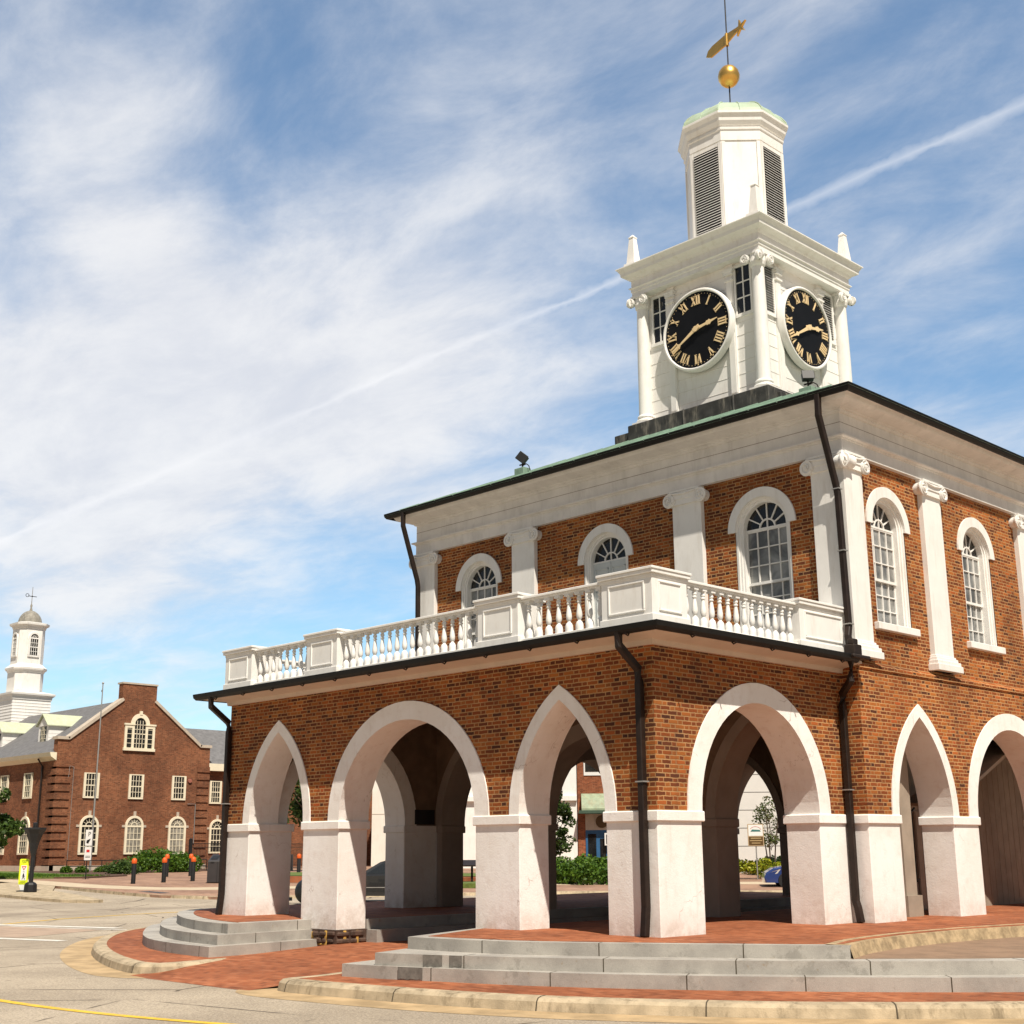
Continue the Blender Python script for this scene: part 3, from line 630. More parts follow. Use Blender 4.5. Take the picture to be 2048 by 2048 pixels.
# --- porch entablature, roof apron and gutter
def eave(x0, x1, y0, y1, prof, name, m):
    mb = MB(); square_ring(mb, x0, x1, y0, y1, prof); return mb.build(name, m, MH)
def u_ring(mb, x0, x1, y0, ye, prof):
    rows = [[(x0 - o, ye, z), (x0 - o, y0 - o, z), (x1 + o, y0 - o, z), (x1 + o, ye, z)] for o, z in prof]
    for a, b_ in zip(rows[:-1], rows[1:]):
        for k in range(3): mb.quad(a[k], a[k + 1], b_[k + 1], b_[k])
    mb.quad(*[r[0] for r in rows]); mb.quad(*[r[3] for r in rows])
mb = MB(); u_ring(mb, -11, 0, 0, YF - .012, [(.0, 4.03), (.06, 4.03), (.07, 4.10), (.10, 4.11), (.44, 4.155), (.44, 4.20), (.40, 4.24), (-.3, 4.35)])
# cut back at the main block: only keep faces in front of the wall
mb.build('eave', plain('tan_painted_eave', (.62, .50, .40), .7, .06, 2, stain=(.4, .3, .22), stain_amt=.2), MH)
mb = MB(); u_ring(mb, -11, 0, 0, YF - .015, [(.44, 4.235), (.20, 4.285), (-.5, 4.34)]); mb.quad((-10.5, .5, 4.34), (-.5, .5, 4.34), (-.5, 4.9, 4.34), (-10.5, 4.9, 4.34))
mb.build('porch_roof', plain('mossy_lead', (.14, .14, .12), .8, .5, 7, .3, 30, stain=(.03, .03, .028), stain_amt=.8), MH)
def gutter(x0, x1, y0, y1, o, z, name='gutter', three=True, yend=None):
    mb = MB(); r = .066; ye = yend if yend is not None else y1
    pts = lambda off: [(x0 - off, ye), (x0 - off, y0 - off), (x1 + off, y0 - off), (x1 + off, ye)]
    n = 6; prof = [(o + r * 1.9, z + .02), (o + r * 1.9, z), (o + r * 1.75, z - .055), (o + r * 1.2, z - .10), (o + r * .5, z - .105), (o + .0, z - .07), (o, z + .02)]
    rows = [[(*p, zz_) for p in pts(off)] for off, zz_ in prof]
    for a, b_ in zip(rows[:-1], rows[1:]):
        for k in range(3): mb.quad(a[k], a[k + 1], b_[k + 1], b_[k])
    mb.quad(*[(*p, z + .0) for p in (pts(o)[0], pts(o)[1], pts(o + r * 1.9)[1], pts(o + r * 1.9)[0])]); mb.quad(*[(*p, z) for p in (pts(o)[1], pts(o)[2], pts(o + r * 1.9)[2], pts(o + r * 1.9)[1])]); mb.quad(*[(*p, z) for p in (pts(o)[2], pts(o)[3], pts(o + r * 1.9)[3], pts(o + r * 1.9)[2])])
    mb.quad(*[r_[0] for r_ in rows]); mb.quad(*[r_[3] for r_ in rows])
    return mb.build(name, M_gutter, MH)
gt = gutter(-11, 0, 0, YF, .44, 4.245, yend=YF - .25)
for i in range(12): mb = MB(); mb.tube([(-10.8 + i * .98, -.56, 4.13), (-10.8 + i * .98, -.50, 4.11), (-10.8 + i * .98, -.45, 4.17)], .012, 5); mb.build('hanger', M_pipe, gt)
for i in range(5): mb = MB(); mb.tube([(.56, .3 + i * .98, 4.13), (.50, .3 + i * .98, 4.11), (.45, .3 + i * .98, 4.17)], .012, 5); mb.build('hanger', M_pipe, gt)
def downpipe(pts, r=.074, straps=(), dirn=(0, 1)):
    mb = MB(); mb.tube(pts, r, 4); o = mb.build('downpipe', M_pipe, MH, bevel=.012)
    s = MB()
    for (x, y, z) in straps: s.box(x - r * 1.0, x + r * 1.0, y - r * .9, y + r * .9, z - .010, z + .010)
    if straps: s.build('strap', M_steel, o)
downpipe([(-.20, -.50, 4.2), (-.205, -.49, 3.99), (-.20, -.09, 3.69), (-.2, -.075, 3.5), (-.2, -.075, .4), (-.2, -.085, .3), (-.2, -.12, .01)], straps=[(-.2, -.075, 2.10)])
downpipe([(-10.97, -.50, 4.2), (-10.98, -.49, 3.99), (-10.95, -.09, 3.69), (-10.94, -.075, 3.5), (-10.94, -.075, .4), (-10.94, -.085, .3), (-10.94, -.12, .01)], straps=[(-10.94, -.075, 2.10)])
downpipe([(.46, 4.55, 4.18), (.42, 4.58, 3.86), (.09, 4.80, 3.66), (.09, 4.80, 3.5), (.09, 4.80, .35), (.12, 4.80, .25), (.16, 4.80, .01)], straps=[(.09, 4.80, 2.1)])
mb = MB(); mb.box(.30, .50, 4.62, 4.86, 4.24, 4.46); mb.box(.34, .46, 4.66, 4.82, 4.46, 4.56); mb.box(.30, .62, 4.40, 4.92, 4.20, 4.26); mb.build('rain_hopper', M_pipe, MH, bevel=.015)

# --- balustrade
BZ, BT = 4.31, 5.03
def pedestal(x0, x1, y0, y1, faces):
    mb = MB(); mb.box(x0, x1, y0, y1, BZ - .05, BT + .005); mb.box(x0 - .022, x1 + .022, y0 - .022, y1 + .022, BZ - .04, BZ + .13)
    mb.box(x0 - .01, x1 + .01, y0 - .01, y1 + .01, BT - .05, BT); mb.box(x0 - .045, x1 + .045, y0 - .045, y1 + .045, BT, BT + .055); mb.box(x0 - .06, x1 + .06, y0 - .06, y1 + .06, BT + .055, BT + .095)
    def frame(a0, a1, F):
        z0, z1 = BZ + .21, BT - .12
        for (p, q, r, s_) in ((a0, a1, z1, z1 + .028), (a0, a1, z0 - .028, z0), (a0, a0 + .028, z0, z1), (a1 - .028, a1, z0, z1)): fbox(mb, F, p, q, -.018, .01, r, s_)
    if 'y' in faces: frame(x0 + .14, x1 - .14, FY(y0))
    if 'x' in faces: frame(y0 + .14, y1 - .14, FX(x1))
    return mb.build('pedestal', M_white, MH, bevel=.006)
pedestal(-10.98, -10.03, -.2, .45, 'y'); pedestal(-8.19, -7.25, -.2, .35, 'y'); pedestal(-3.48, -2.54, -.2, .35, 'y'); pedestal(-.775, .2, -.2, .60, 'xy'); pedestal(-.30, .2, 3.52, 4.90, 'x')
bm_ = MB()
bm_.lathe([(0.0627, 0.0), (0.0636, 0.05), (0.0589, 0.1), (0.044, 0.135), (0.0264, 0.15), (0.0238, 0.165), (0.0299, 0.172), (0.0422, 0.2), (0.0466, 0.235), (0.0449, 0.27), (0.037, 0.33), (0.0299, 0.385), (0.0246, 0.42), (0.0238, 0.43), (0.037, 0.436), (0.0378, 0.452), (0.0255, 0.46), (0.0264, 0.475), (0.0361, 0.485), (0.0361, 0.51), (0.0264, 0.525), (0.0264, 0.54), (0.0422, 0.548)], n=14)
bm_.box(-.05, .05, -.05, .05, .55, .60)
_me = None
def balusters(pts, rail):
    global _me
    for p in pts:
        if _me is None:
            o = bm_.build('baluster', M_white, None, smooth=True); _me = o.data; o.parent = rail
        else:
            o = bpy.data.objects.new('baluster', _me); COL.objects.link(o); o.parent = rail
        o.location = Vector((p[0], p[1], 4.385)) - MH.location
def rail(x0, x1, y, n):
    mb = MB(); mb.box(x0, x1, y - .075, y + .075, 4.33, 4.386); mb.box(x0, x1, y - .06, y + .06, 4.984, 5.01); mb.box(x0, x1, y - .085, y + .085, 5.01, 5.05)
    for k in range(2): xx = x0 + (x1 - x0) * (k + .5) / 2; mb.box(xx - .04, xx + .04, y - .05, y + .05, 4.25, 4.335)
    o = mb.build('balustrade', M_white, MH, bevel=.006)
    s = (x1 - x0) / (n + .2); balusters([(x0 + s * (k + .6), y) for k in range(n)], o)
def raily(y0, y1, x, n):
    mb = MB(); mb.box(x - .075, x + .075, y0, y1, 4.33, 4.386); mb.box(x - .06, x + .06, y0, y1, 4.984, 5.01); mb.box(x - .085, x + .085, y0, y1, 5.01, 5.05)
    for k in range(2): yy = y0 + (y1 - y0) * (k + .5) / 2; mb.box(x - .05, x + .05, yy - .04, yy + .04, 4.25, 4.335)
    o = mb.build('balustrade', M_white, MH, bevel=.006)
    s = (y1 - y0) / (n + .2); balusters([(x, y0 + s * (k + .6)) for k in range(n)], o)
rail(-10.03, -8.19, -.08, 8); rail(-7.25, -3.48, -.08, 18); rail(-2.54, -.775, -.08, 8); raily(.60, 3.52, .08, 14)
raily(.45, 4.6, -10.9, 19)

# --- upper storey walls
WF = YF + .09; WR = XR - .09          # brick faces set back behind the pilasters
winx = [-9.08, -1.47]; doorx = -5.30
def win_curve(c, r=.60, zs=6.88): return round_curve(c, r, zs, r, 20)
ops = [(win_curve(c), 5.0) for c in winx] + [(win_curve(doorx), 4.36)]
mb = MB(); wall(mb, FY(WF), XL + .09, WR, 4.2, 7.95, .3, ops); mb.build('wall', M_brick, MH)
winy = [6.44, 9.76, 13.08]
mb = MB(); wall(mb, FX(WR), WF, YB - .09, 4.2, 7.95, .3, [(win_curve(c, .58, 6.79), 4.98) for c in winy]); mb.build('wall', M_brick, MH)
mb = MB(); wall(mb, FXL(XL + .09), WF, YB - .09, 4.2, 7.95, .3, []); wall(mb, FYB(YB - .09), XL + .09, WR, 4.2, 7.95, .3, []); mb.build('wall', M_brick, MH)
# belt course above the ground floor
mb = MB(); square_ring(mb, XL, XR, YF, YB, [(-.2, 4.10), (.012, 4.10), (.03, 4.115), (.03, 4.17), (.012, 4.185), (-.12, 4.26)]); mb.build('belt_course', M_brick, MH)
def window_proto(r, zs, zb, side=False):
    """arched sash window, local frame: facing -y, x centred, z in world heights"""
    F = FY(0); objs = []
    mb = MB()
    # casing that fills the reveal
    g_ = r - .13
    for rr, r2, d0, d1 in ((r - .045, r + .002, .015, .26), (r - .09, r - .045, .045, .26), (g_, r - .09, .075, .26)):
        ring(mb, F, jamb(round_curve(0, rr, zs, rr, 20), zb), jamb(round_curve(0, r2, zs, r2, 20), zb), d0, d1)
    return mb, g_
def add_window(loc, rot, r, zs, zb, sill=True, door=False, fan=True):
    mb, g_ = window_proto(r, zs, zb)
    fr = mb.build('window' if not door else 'door', M_white, MH, at=(0, 0, 0))
    fr.location = Vector(loc) - MH.location; fr.rotation_euler = (0, 0, rot)
    def sub(m, name, mt, **k):
        o = m.build(name, mt, None, **k); o.parent = fr; return o
    F = FY(0)
    # archivolt
    a = MB(); ring(a, F, round_curve(0, r - .02, zs - .02, r - .02, 24), round_curve(0, .745, zs - .02, .755, 24), -.035, .10); sub(a, 'arch_surround', M_white)
    if sill: a = MB(); a.box(-r - .12, r + .12, -.10, .2, zb - .13, zb); sub(a, 'sill', M_white, bevel=.01)
    # glass
    a = MB(); cv = round_curve(0, g_ + .01, zs, g_ + .01, 20)
    a.add([F(u, .19, z) for u, z in cv], [tuple(range(len(cv)))]); sub(a, 'fanlight', M_glassdark)
    zl = zs
    a = MB(); mw = .011
    for k in range(1, 6):
        t = pi * k / 6; p = [(-g_ * .36 * cos(t), zs + g_ * .36 * sin(t)), (-g_ * cos(t), zs + g_ * sin(t))]
        if k == 3: p[0] = (0, zs)
        d = Vector((p[1][0] - p[0][0], p[1][1] - p[0][1])).normalized() * mw
        a.hexa([(p[0][0] - d.y, .165, p[0][1] + d.x), (p[0][0] + d.y, .165, p[0][1] - d.x), (p[0][0] + d.y, .19, p[0][1] - d.x), (p[0][0] - d.y, .19, p[0][1] + d.x)],
               [(p[1][0] - d.y, .165, p[1][1] + d.x), (p[1][0] + d.y, .165, p[1][1] - d.x), (p[1][0] + d.y, .19, p[1][1] - d.x), (p[1][0] - d.y, .19, p[1][1] + d.x)])
    ring(a, F, round_curve(0, g_ * .33, zs, g_ * .33, 16), round_curve(0, g_ * .39, zs, g_ * .39, 16), .163, .19)
    a.box(-g_, g_, .16, .19, zs - .018, zs + .018)
    sub(a, 'glazing_bar', M_white)
    if door:
        a = MB(); a.box(-g_ - .01, g_ + .01, .15, .20, zb, zs - .02)
        for s_ in (-1, 1):
            for z0, z1 in ((zb + .15, zb + .85), (zb + .98, zs - .75), (zs - .62, zs - .14)):
                x0, x1 = sorted((s_ * .06, s_ * (g_ - .07)))
                for (p, q, rr, ss) in ((x0, x1, z1 - .02, z1), (x0, x1, z0, z0 + .02), (x0, x0 + .02, z0, z1), (x1 - .02, x1, z0, z1)): a.box(p, q, .135, .15, rr, ss)
        a.box(-.012, .012, .13, .15, zb, zs - .02)
        sub(a, 'door_leaf', plain('pale_blue_grey_paint', (.60, .63, .62), .5, .04))
        return fr
    h = (zs - zb - .04); zm = zb + h * .475
    for (z0, z1, dd, nm) in ((zm, zs - .018, .17, 'upper_sash'), (zb + .03, zm, .20, 'lower_sash')):
        a = MB()
        for k in range(5):
            x = -g_ + 2 * g_ * k / 4; w = .011 if 0 < k < 4 else .022
            a.box(x - w, x + w, dd, dd + .03, z0, z1)
        rows_ = 3
        for k in range(rows_ + 1):
            zq = z0 + (z1 - z0) * k / rows_; w = .010 if 0 < k < rows_ else .024
            a.box(-g_, g_, dd - .002, dd + .032, zq - w, zq + w)
        s_ = sub(a, nm, M_white)
        a = MB(); a.quad((-g_, dd + .022, z0), (g_, dd + .022, z0), (g_, dd + .022, z1), (-g_, dd + .022, z1))
        o = a.build('pane', M_glass, None); o.parent = s_
    return fr
for c in winx: add_window((c, WF, 0), 0, .60, 6.88, 5.0)
add_window((doorx, WF, 0), 0, .60, 6.88, 4.36, sill=False, door=True)
for c in winy: add_window((WR, c, 0), pi / 2, .58, 6.79, 4.98)
# curtain wall behind glass so nothing shows through
mb = MB(); mb.box(XL + .5, WR - .35, WF + .34, YB - .5, 4.3, 7.9); mb.build('ceiling', M_plaster, MH)

# --- pilasters with ionic capitals
def spiral(mb, cx, cz, y, r0, sgn, turns=1.75, n=40, tube=.017):
    pts = []
    for i in range(n + 1):
        t = i / n; r = r0 * (1 - .84 * t); a = pi / 2 + sgn * turns * 2 * pi * t
        pts.append((cx + r * cos(a), y - .022 * t, cz + r * sin(a)))
    mb.tube(pts, tube, 6, taper=tube * .5)
def capital(w, rv=.142, d=.155, dz_=0.):
    mb = MB(); zc = -.195 + dz_
    mb.box(-w / 2 - .02, w / 2 + .02, -d - .012 - abs(dz_), .08, -.045 + dz_, -.008 + dz_)
    mb.box(-w / 2 + .003, w / 2 - .003, -d + .012, .08 + dz_, -.30 + dz_, -.045 + dz_); mb.box(-w / 2 + .02, w / 2 - .02, -d - .004, .06 + dz_, -.19 + dz_, -.05 + dz_)
    for s in (-1, 1):
        cx = s * (w / 2 + .035)
        mb.lathe([(.0, -d - .02), (rv * .96, -d - .02), (rv, -d), (rv * .82, -d + .06), (rv * .78, .0), (rv * .9, .08), (0, .08)], (cx, 0, zc), 24, 'y')
        spiral(mb, cx, zc, -d - .022, rv - .012, s)
        mb.lathe([(0, -d - .055), (.022, -d - .05), (.03, -d - .02)], (cx, 0, zc), 10, 'y')
    pts = [(-w / 2 - .03, zc + rv), (-w / 4, zc + rv - .035), (0, zc + rv - .05), (w / 4, zc + rv - .035), (w / 2 + .03, zc + rv)]
    mb.tube([(x, -d - .025, z) for x, z in pts], .016, 6)
    return mb
def base_mb(x0, x1, y0, y1, z0):
    mb = MB()
    for o, a, b_ in ((.11, 0, .12), (.085, .12, .19), (.05, .19, .25), (.025, .25, .29)): mb.box(x0 - o, x1 + o, y0 - o, y1, z0 + a, z0 + b_)
    return mb
def pilaster_y(x0, x1, zb=4.30):
    mb = MB(); mb.box(x0, x1, YF - .01, WF + .05, zb, 7.9); p = mb.build('pilaster', M_white, MH, bevel=.006)
    c = capital(x1 - x0); o = c.build('capital', M_white, p, at=Vector(((x0 + x1) / 2, WF, 7.905)) - MH.location); 
    b_ = base_mb(x0, x1, YF - .01, WF + .05, zb); b_.build('base', M_white, p, bevel=.006)
def pilaster_x(y0, y1, zb=4.285):
    mb = MB(); mb.box(WR - .05, XR + .01, y0, y1, zb, 7.9); p = mb.build('pilaster', M_white, MH, bevel=.006)
    c = capital(y1 - y0); o = c.build('capital', M_white, p, at=Vector((WR, (y0 + y1) / 2, 7.905)) - MH.location); o.rotation_euler = (0, 0, pi / 2)
    b_ = MB()
    for q, a, c2 in ((.11, 0, .12), (.085, .12, .19), (.05, .19, .25), (.025, .25, .29)): b_.box(WR - .05, XR + .01 + q, y0 - q, y1 + q, zb + a, zb + c2)
    b_.build('base', M_white, p, bevel=.006)
pilaster_y(-3.455, -2.765); pilaster_y(-7.93, -7.24)
for y0 in (7.62, 11.53): pilaster_x(y0, y0 + .69)
def corner_pil(x0, x1, y0, y1, flip):
    mb = MB(); mb.box(x0, x1, y0, y1, 4.285, 7.897); p = mb.build('pilaster', M_white, MH, bevel=.006)
    c = capital(x1 - x0); c.build('capital', M_white, p, at=Vector(((x0 + x1) / 2, WF, 7.905)) - MH.location)
    b_ = MB()
    for q, a, c2 in ((.11, 0, .12), (.085, .12, .19), (.05, .19, .25), (.025, .25, .29)): b_.box(x0 - q, x1 + q, y0 - q, y1 + q, 4.285 + a, 4.285 + c2)
    b_.build('base', M_white, p, bevel=.006)
    if not flip:
        c = capital(y1 - y0, dz_=-.004); o = c.build('capital', M_white, p, at=Vector((WR, (y0 + y1) / 2, 7.905)) - MH.location); o.rotation_euler = (0, 0, pi / 2)
corner_pil(XR - .66, XR + .012, YF - .012, YF + .58, False); corner_pil(XL - .01, XL + .66, YF - .012, YF + .58, True)
mb = MB(); mb.box(XR - .62, XR + .012, YB - .62, YB, 4.285, 7.897); mb.build('pilaster', M_white, MH, bevel=.006)

# --- main entablature, cornice, gutter, roof
ent = [(-.1, 7.90), (.008, 7.90), (.008, 8.125), (.03, 8.13), (.03, 8.15), (.085, 8.165), (.09, 8.195), (.02, 8.215), (.0, 8.22), (.0, 8.60), (.025, 8.605), (.05, 8.63), (.05, 8.655), (.085, 8.665), (.09, 8.68), (.34, 8.735), (.36, 8.76), (.38, 8.80), (.44, 8.83), (.44, 8.87)]
mb = MB(); square_ring(mb, XL, XR, YF, YB, ent); mb.build('entablature', M_wwood, MH)
mb = MB(); square_ring(mb, XL, XR, YF, YB, [(.0015, 8.428), (.004, 8.432), (.0015, 8.436)]); mb.build('entablature', M_plaster, MH)
gutter(XL, XR, YF, YB, .43, 8.885, yend=YB + .5)
TX, TY = -5.38, 10.31
mb = MB(); x0, x1, y0, y1 = XL - .56, XR + .56, YF - .56, YB + .56; zr = 8.885
slope = (10.565 - 8.885) / (8.3 - y0)
P0 = [(x0, y0, zr), (x1, y0, zr), (x1, y1, zr), (x0, y1, zr)]
hh = (y1 - y0) / 2; zt = zr + slope * hh
Rg = [(x0 + hh, (y0 + y1) / 2, zt), (x1 - hh, (y0 + y1) / 2, zt)]
mb.quad(P0[0], P0[1], Rg[1], Rg[0]); mb.quad(P0[1], P0[2], Rg[1]); mb.quad(P0[2], P0[3], Rg[0], Rg[1]); mb.quad(P0[3], P0[0], Rg[0])
mb.quad(*[(p[0], p[1], zr - .03) for p in P0])
x = x0 + .6
while x < x1 - .3:
    d = min(x - x0, x1 - x, hh) - .02; mb.hexa([(x - .012, y0, zr), (x + .012, y0, zr), (x + .012, y0, zr + .03), (x - .012, y0, zr + .03)], [(x - .012, y0 + d, zr + slope * d), (x + .012, y0 + d, zr + slope * d), (x + .012, y0 + d, zr + slope * d + .03), (x - .012, y0 + d, zr + slope * d + .03)]); x += .62
mb.build('roof', M_copper, MH)
downpipe([(.25, 4.42, 8.84), (.24, 4.42, 8.46), (.26, 4.80, 7.26), (.27, 4.82, 7.1), (.30, 4.82, 4.80), (.31, 4.76, 4.62), (.33, 4.76, 4.45)], .070, straps=[(.262, 4.82, 7.2), (.285, 4.82, 6.1), (.30, 4.82, 4.83)])
downpipe([(-11.03, 4.42, 8.84), (-11.03, 4.42, 8.52), (-10.93, 4.78, 7.26), (-10.92, 4.80, 7.1), (-10.90, 4.80, 4.4)], .066, straps=[(-10.92, 4.80, 6.2)])

# ================================================================== CLOCK TOWER (part of the building)
mb = MB(); mb.box(TX - 2.02, TX + 2.02, TY - 2.02, TY + 2.02, 9.6, 10.95)
mb.box(TX - 2.55, TX - 2.0, TY - 1.9, TY + 1.9, 9.6, 10.84); mb.box(TX + 2.0, TX + 2.12, TY - 1.7, TY + 1.7, 9.6, 10.85)
for dx_ in (-.35, 1.05): mb.box(TX + dx_, TX + dx_ + .05, TY - 2.045, TY - 2.0, 9.6, 10.96)
mb.build('tower_plinth', M_plinth, MH, bevel=.02)
tw = 1.60; TF = TY - tw; ZB, ZT = 10.93, 14.26
mb = MB(); mb.box(TX - tw, TX + tw, TY - tw, TY + tw, ZB, ZT)
tower = mb.build('tower_wall', plain('white_tower_boards', (.83, .81, .77), .55, .04, 2, .05, 20, stain=(.58, .52, .44), stain_amt=.3), MH)
mb = MB()
z = ZB + .3
while z < ZT - .2:
    square_ring(mb, TX - tw, TX + tw, TY - tw, TY + tw, [(.001, z), (.008, z + .006), (.001, z + .012)]); z += .31
mb.build('board_edges', M_wwood, tower)
# frames for the two visible faces (and two more behind)
def TFf(k):
    if k == 0: return lambda u, d, z: (TX + u, TY - tw + d, z)
    if k == 1: return lambda u, d, z: (TX + tw - d, TY + u, z)
    if k == 2: return lambda u, d, z: (TX - u, TY + tw - d, z)
    return lambda u, d, z: (TX - tw + d, TY - u, z)
for k in range(4):
    F = TFf(k)
    for s in (-1, 1):
        mb = MB(); c = s * .87
        fbox(mb, F, c - .10, c + .10, -.06, .01, ZB, ZT - .01); fbox(mb, F, c - .075, c + .075, -.075, -.05, ZB + .2, ZT - .3)
        fbox(mb, F, c - .135, c + .135, -.10, .01, ZB, ZB + .09)
        for o, a, b_ in ((.12, .0, .06), (.14, .06, .10), (.16, .10, .13)): fbox(mb, F, c - o, c + o, -.06 - o * .5, .01, ZT - .27 + a, ZT - .27 + b_)
        for o, a, b_ in ((.12, .0, .05),): fbox(mb, F, c - o, c + o, -.11, .01, ZT - .42, ZT - .38)
        mb.build('pilaster', M_white, tower)
        u0, u1 = sorted((s * 1.03, s * 1.42)); z0, z1 = 12.98, 14.12
        mb = MB()
        for (a, b_, c_, d_) in ((u0 - .05, u0, z0, z1), (u1, u1 + .05, z0, z1), (u0 - .05, u1 + .05, z1, z1 + .06), (u0 - .09, u1 + .09, z0 - .08, z0)): fbox(mb, F, a, b_, -.045, .01, c_, d_)
        if k % 2 == 0:
            wn = mb.build('window', M_white, tower)
            g1 = MB(); fbox(g1, F, u0, u1, -.012, .01, z0, z1); g1.build('pane', M_glassdark, wn)
            g1 = MB()
            fbox(g1, F, (u0 + u1) / 2 - .014, (u0 + u1) / 2 + .014, -.028, -.012, z0, z1)
            for q in (1, 2): zq = z0 + (z1 - z0) * q / 3; fbox(g1, F, u0, u1, -.026, -.012, zq - .014, zq + .014)
            g1.build('glazing_bar', M_white, wn)
        else:
            lv = mb.build('louvre', M_white, tower); g1 = MB(); fbox(g1, F, u0, u1, -.006, .01, z0, z1); g1.build('backing', M_glassdark, lv)
            g1 = MB(); nq = 19
            for q in range(nq):
                zq = z0 + (z1 - z0) * (q + .5) / nq
                g1.hexa([F(u0, -.04, zq - .018), F(u1, -.04, zq - .018), F(u1, -.008, zq + .006), F(u0, -.008, zq + .006)], [F(u0, -.04, zq - .010), F(u1, -.04, zq - .010), F(u1, -.008, zq + .014), F(u0, -.008, zq + .014)])
            g1.build('slat', M_white, lv)
    # clock
    ck = MB(); cz = 12.875; R0 = 1.0
    def disc(r, d, n=64): return [F(r * cos(2 * pi * i / n), d, cz + r * sin(2 * pi * i / n)) for i in range(n)]
    n = 64
    rings = [(R0, -.07), (R0, -.22), (R0 - .02, -.245), (R0 - .05, -.25), (R0 - .07, -.235), (R0 - .075, -.20)]
    vs = [p for r, d in rings for p in disc(r, d)]
    ck.add(vs, [(i * n + k2, i * n + (k2 + 1) % n, (i + 1) * n + (k2 + 1) % n, (i + 1) * n + k2) for i in range(len(rings) - 1) for k2 in range(n)])
    clock = ck.build('clock', M_white, MH, smooth=True)
    dl = MB(); dl.add(disc(R0 - .07, -.205), [tuple(range(n))]); dl.build('dial', M_dial, clock)
    nm = MB()
    def stroke(p0, p1, w, ang, rr, d=-.222):
        # nm is the numeral being cut
        up = (sin(ang), cos(ang)); rt = (cos(ang), -sin(ang)); c_ = (rr * up[0], rr * up[1])
        a = (c_[0] + rt[0] * p0[0] + up[0] * p0[1], c_[1] + rt[1] * p0[0] + up[1] * p0[1]); b_ = (c_[0] + rt[0] * p1[0] + up[0] * p1[1], c_[1] + rt[1] * p1[0] + up[1] * p1[1])
        v = Vector((b_[0] - a[0], b_[1] - a[1])).normalized(); q = (-v.y * w / 2, v.x * w / 2)
        Q = [(a[0] - q[0], a[1] - q[1]), (b_[0] - q[0], b_[1] - q[1]), (b_[0] + q[0], b_[1] + q[1]), (a[0] + q[0], a[1] + q[1])]
        nm.hexa([F(x, -.206, cz + z) for x, z in Q], [F(x, d, cz + z) for x, z in Q])
    hN = .215; RM = .725
    def numeral(txt, ang):
        ws = {'I': .066, 'V': .132, 'X': .132}; tot_ = sum(ws[c] for c in txt); x = -tot_ / 2
        for c in txt:
            w = ws[c]; cx_ = x + w / 2; h = hN / 2
            if c == 'I':
                stroke((cx_, -h), (cx_, h), .036, ang, RM)
                for s2 in (-1, 1): stroke((cx_ - .03, s2 * h), (cx_ + .03, s2 * h), .012, ang, RM)
            elif c == 'V':
                stroke((cx_ - .045, h), (cx_, -h), .036, ang, RM); stroke((cx_ + .045, h), (cx_, -h), .014, ang, RM)
                for s2 in (-1, 1): stroke((cx_ + s2 * .045 - .026, h), (cx_ + s2 * .045 + .026, h), .012, ang, RM)
            else:
                stroke((cx_ - .042, h), (cx_ + .042, -h), .036, ang, RM); stroke((cx_ + .042, h), (cx_ - .042, -h), .014, ang, RM)
                for s2 in (-1, 1):
                    for s3 in (-1, 1): stroke((cx_ + s2 * .042 - .026, s3 * h), (cx_ + s2 * .042 + .026, s3 * h), .012, ang, RM)
            x += w
    for i, t_ in enumerate(['XII', 'I', 'II', 'III', 'IIII', 'V', 'VI', 'VII', 'VIII', 'IX', 'X', 'XI']):
        nm = MB(); numeral(t_, i * pi / 6); nm.build('numeral', M_num, clock)
    dm = MB()
    for i in range(60):
        a = 2 * pi * i / 60; r_ = .868; s_ = .019 if i % 5 == 0 else .010
        dm.add([F(r_ * sin(a) + s_ * cos(t * pi / 3), -.214, cz + r_ * cos(a) + s_ * sin(t * pi / 3)) for t in range(6)], [(0, 1, 2, 3, 4, 5)])
    dm.build('minute_dots', M_num, clock)
    def hand(ang, prof, d):
        h_ = MB(); up = (sin(ang), cos(ang)); rt = (cos(ang), -sin(ang))
        pts = [(w, l) for l, w in prof] + [(-w, l) for l, w in prof[::-1]]
        h_.add([F(rt[0] * a + up[0] * b_, d, cz + rt[1] * a + up[1] * b_) for a, b_ in pts] + [F(rt[0] * a + up[0] * b_, d - .012, cz + rt[1] * a + up[1] * b_) for a, b_ in pts],
               [tuple(range(len(pts))), tuple(range(len(pts), 2 * len(pts)))[::-1]] + [(i, (i + 1) % len(pts), len(pts) + (i + 1) % len(pts), len(pts) + i) for i in range(len(pts))])
        h_.build('hand', M_num, clock)
    hand(radians(80), [(-.10, .05), (0, .06), (.10, .035), (.30, .030), (.33, .06), (.37, .05), (.40, .07), (.45, .03), (.62, .008)], -.245)
    hand(radians(240), [(-.12, .045), (0, .055), (.12, .04), (.45, .026), (.52, .020), (.58, .055), (.62, .028), (.80, .008)], -.262)
    hb = MB(); hb.add([F(.07 * cos(pi * i / 8), -.28, cz + .07 * sin(pi * i / 8)) for i in range(16)], [tuple(range(16))]); hb.build('hub', M_num, clock)
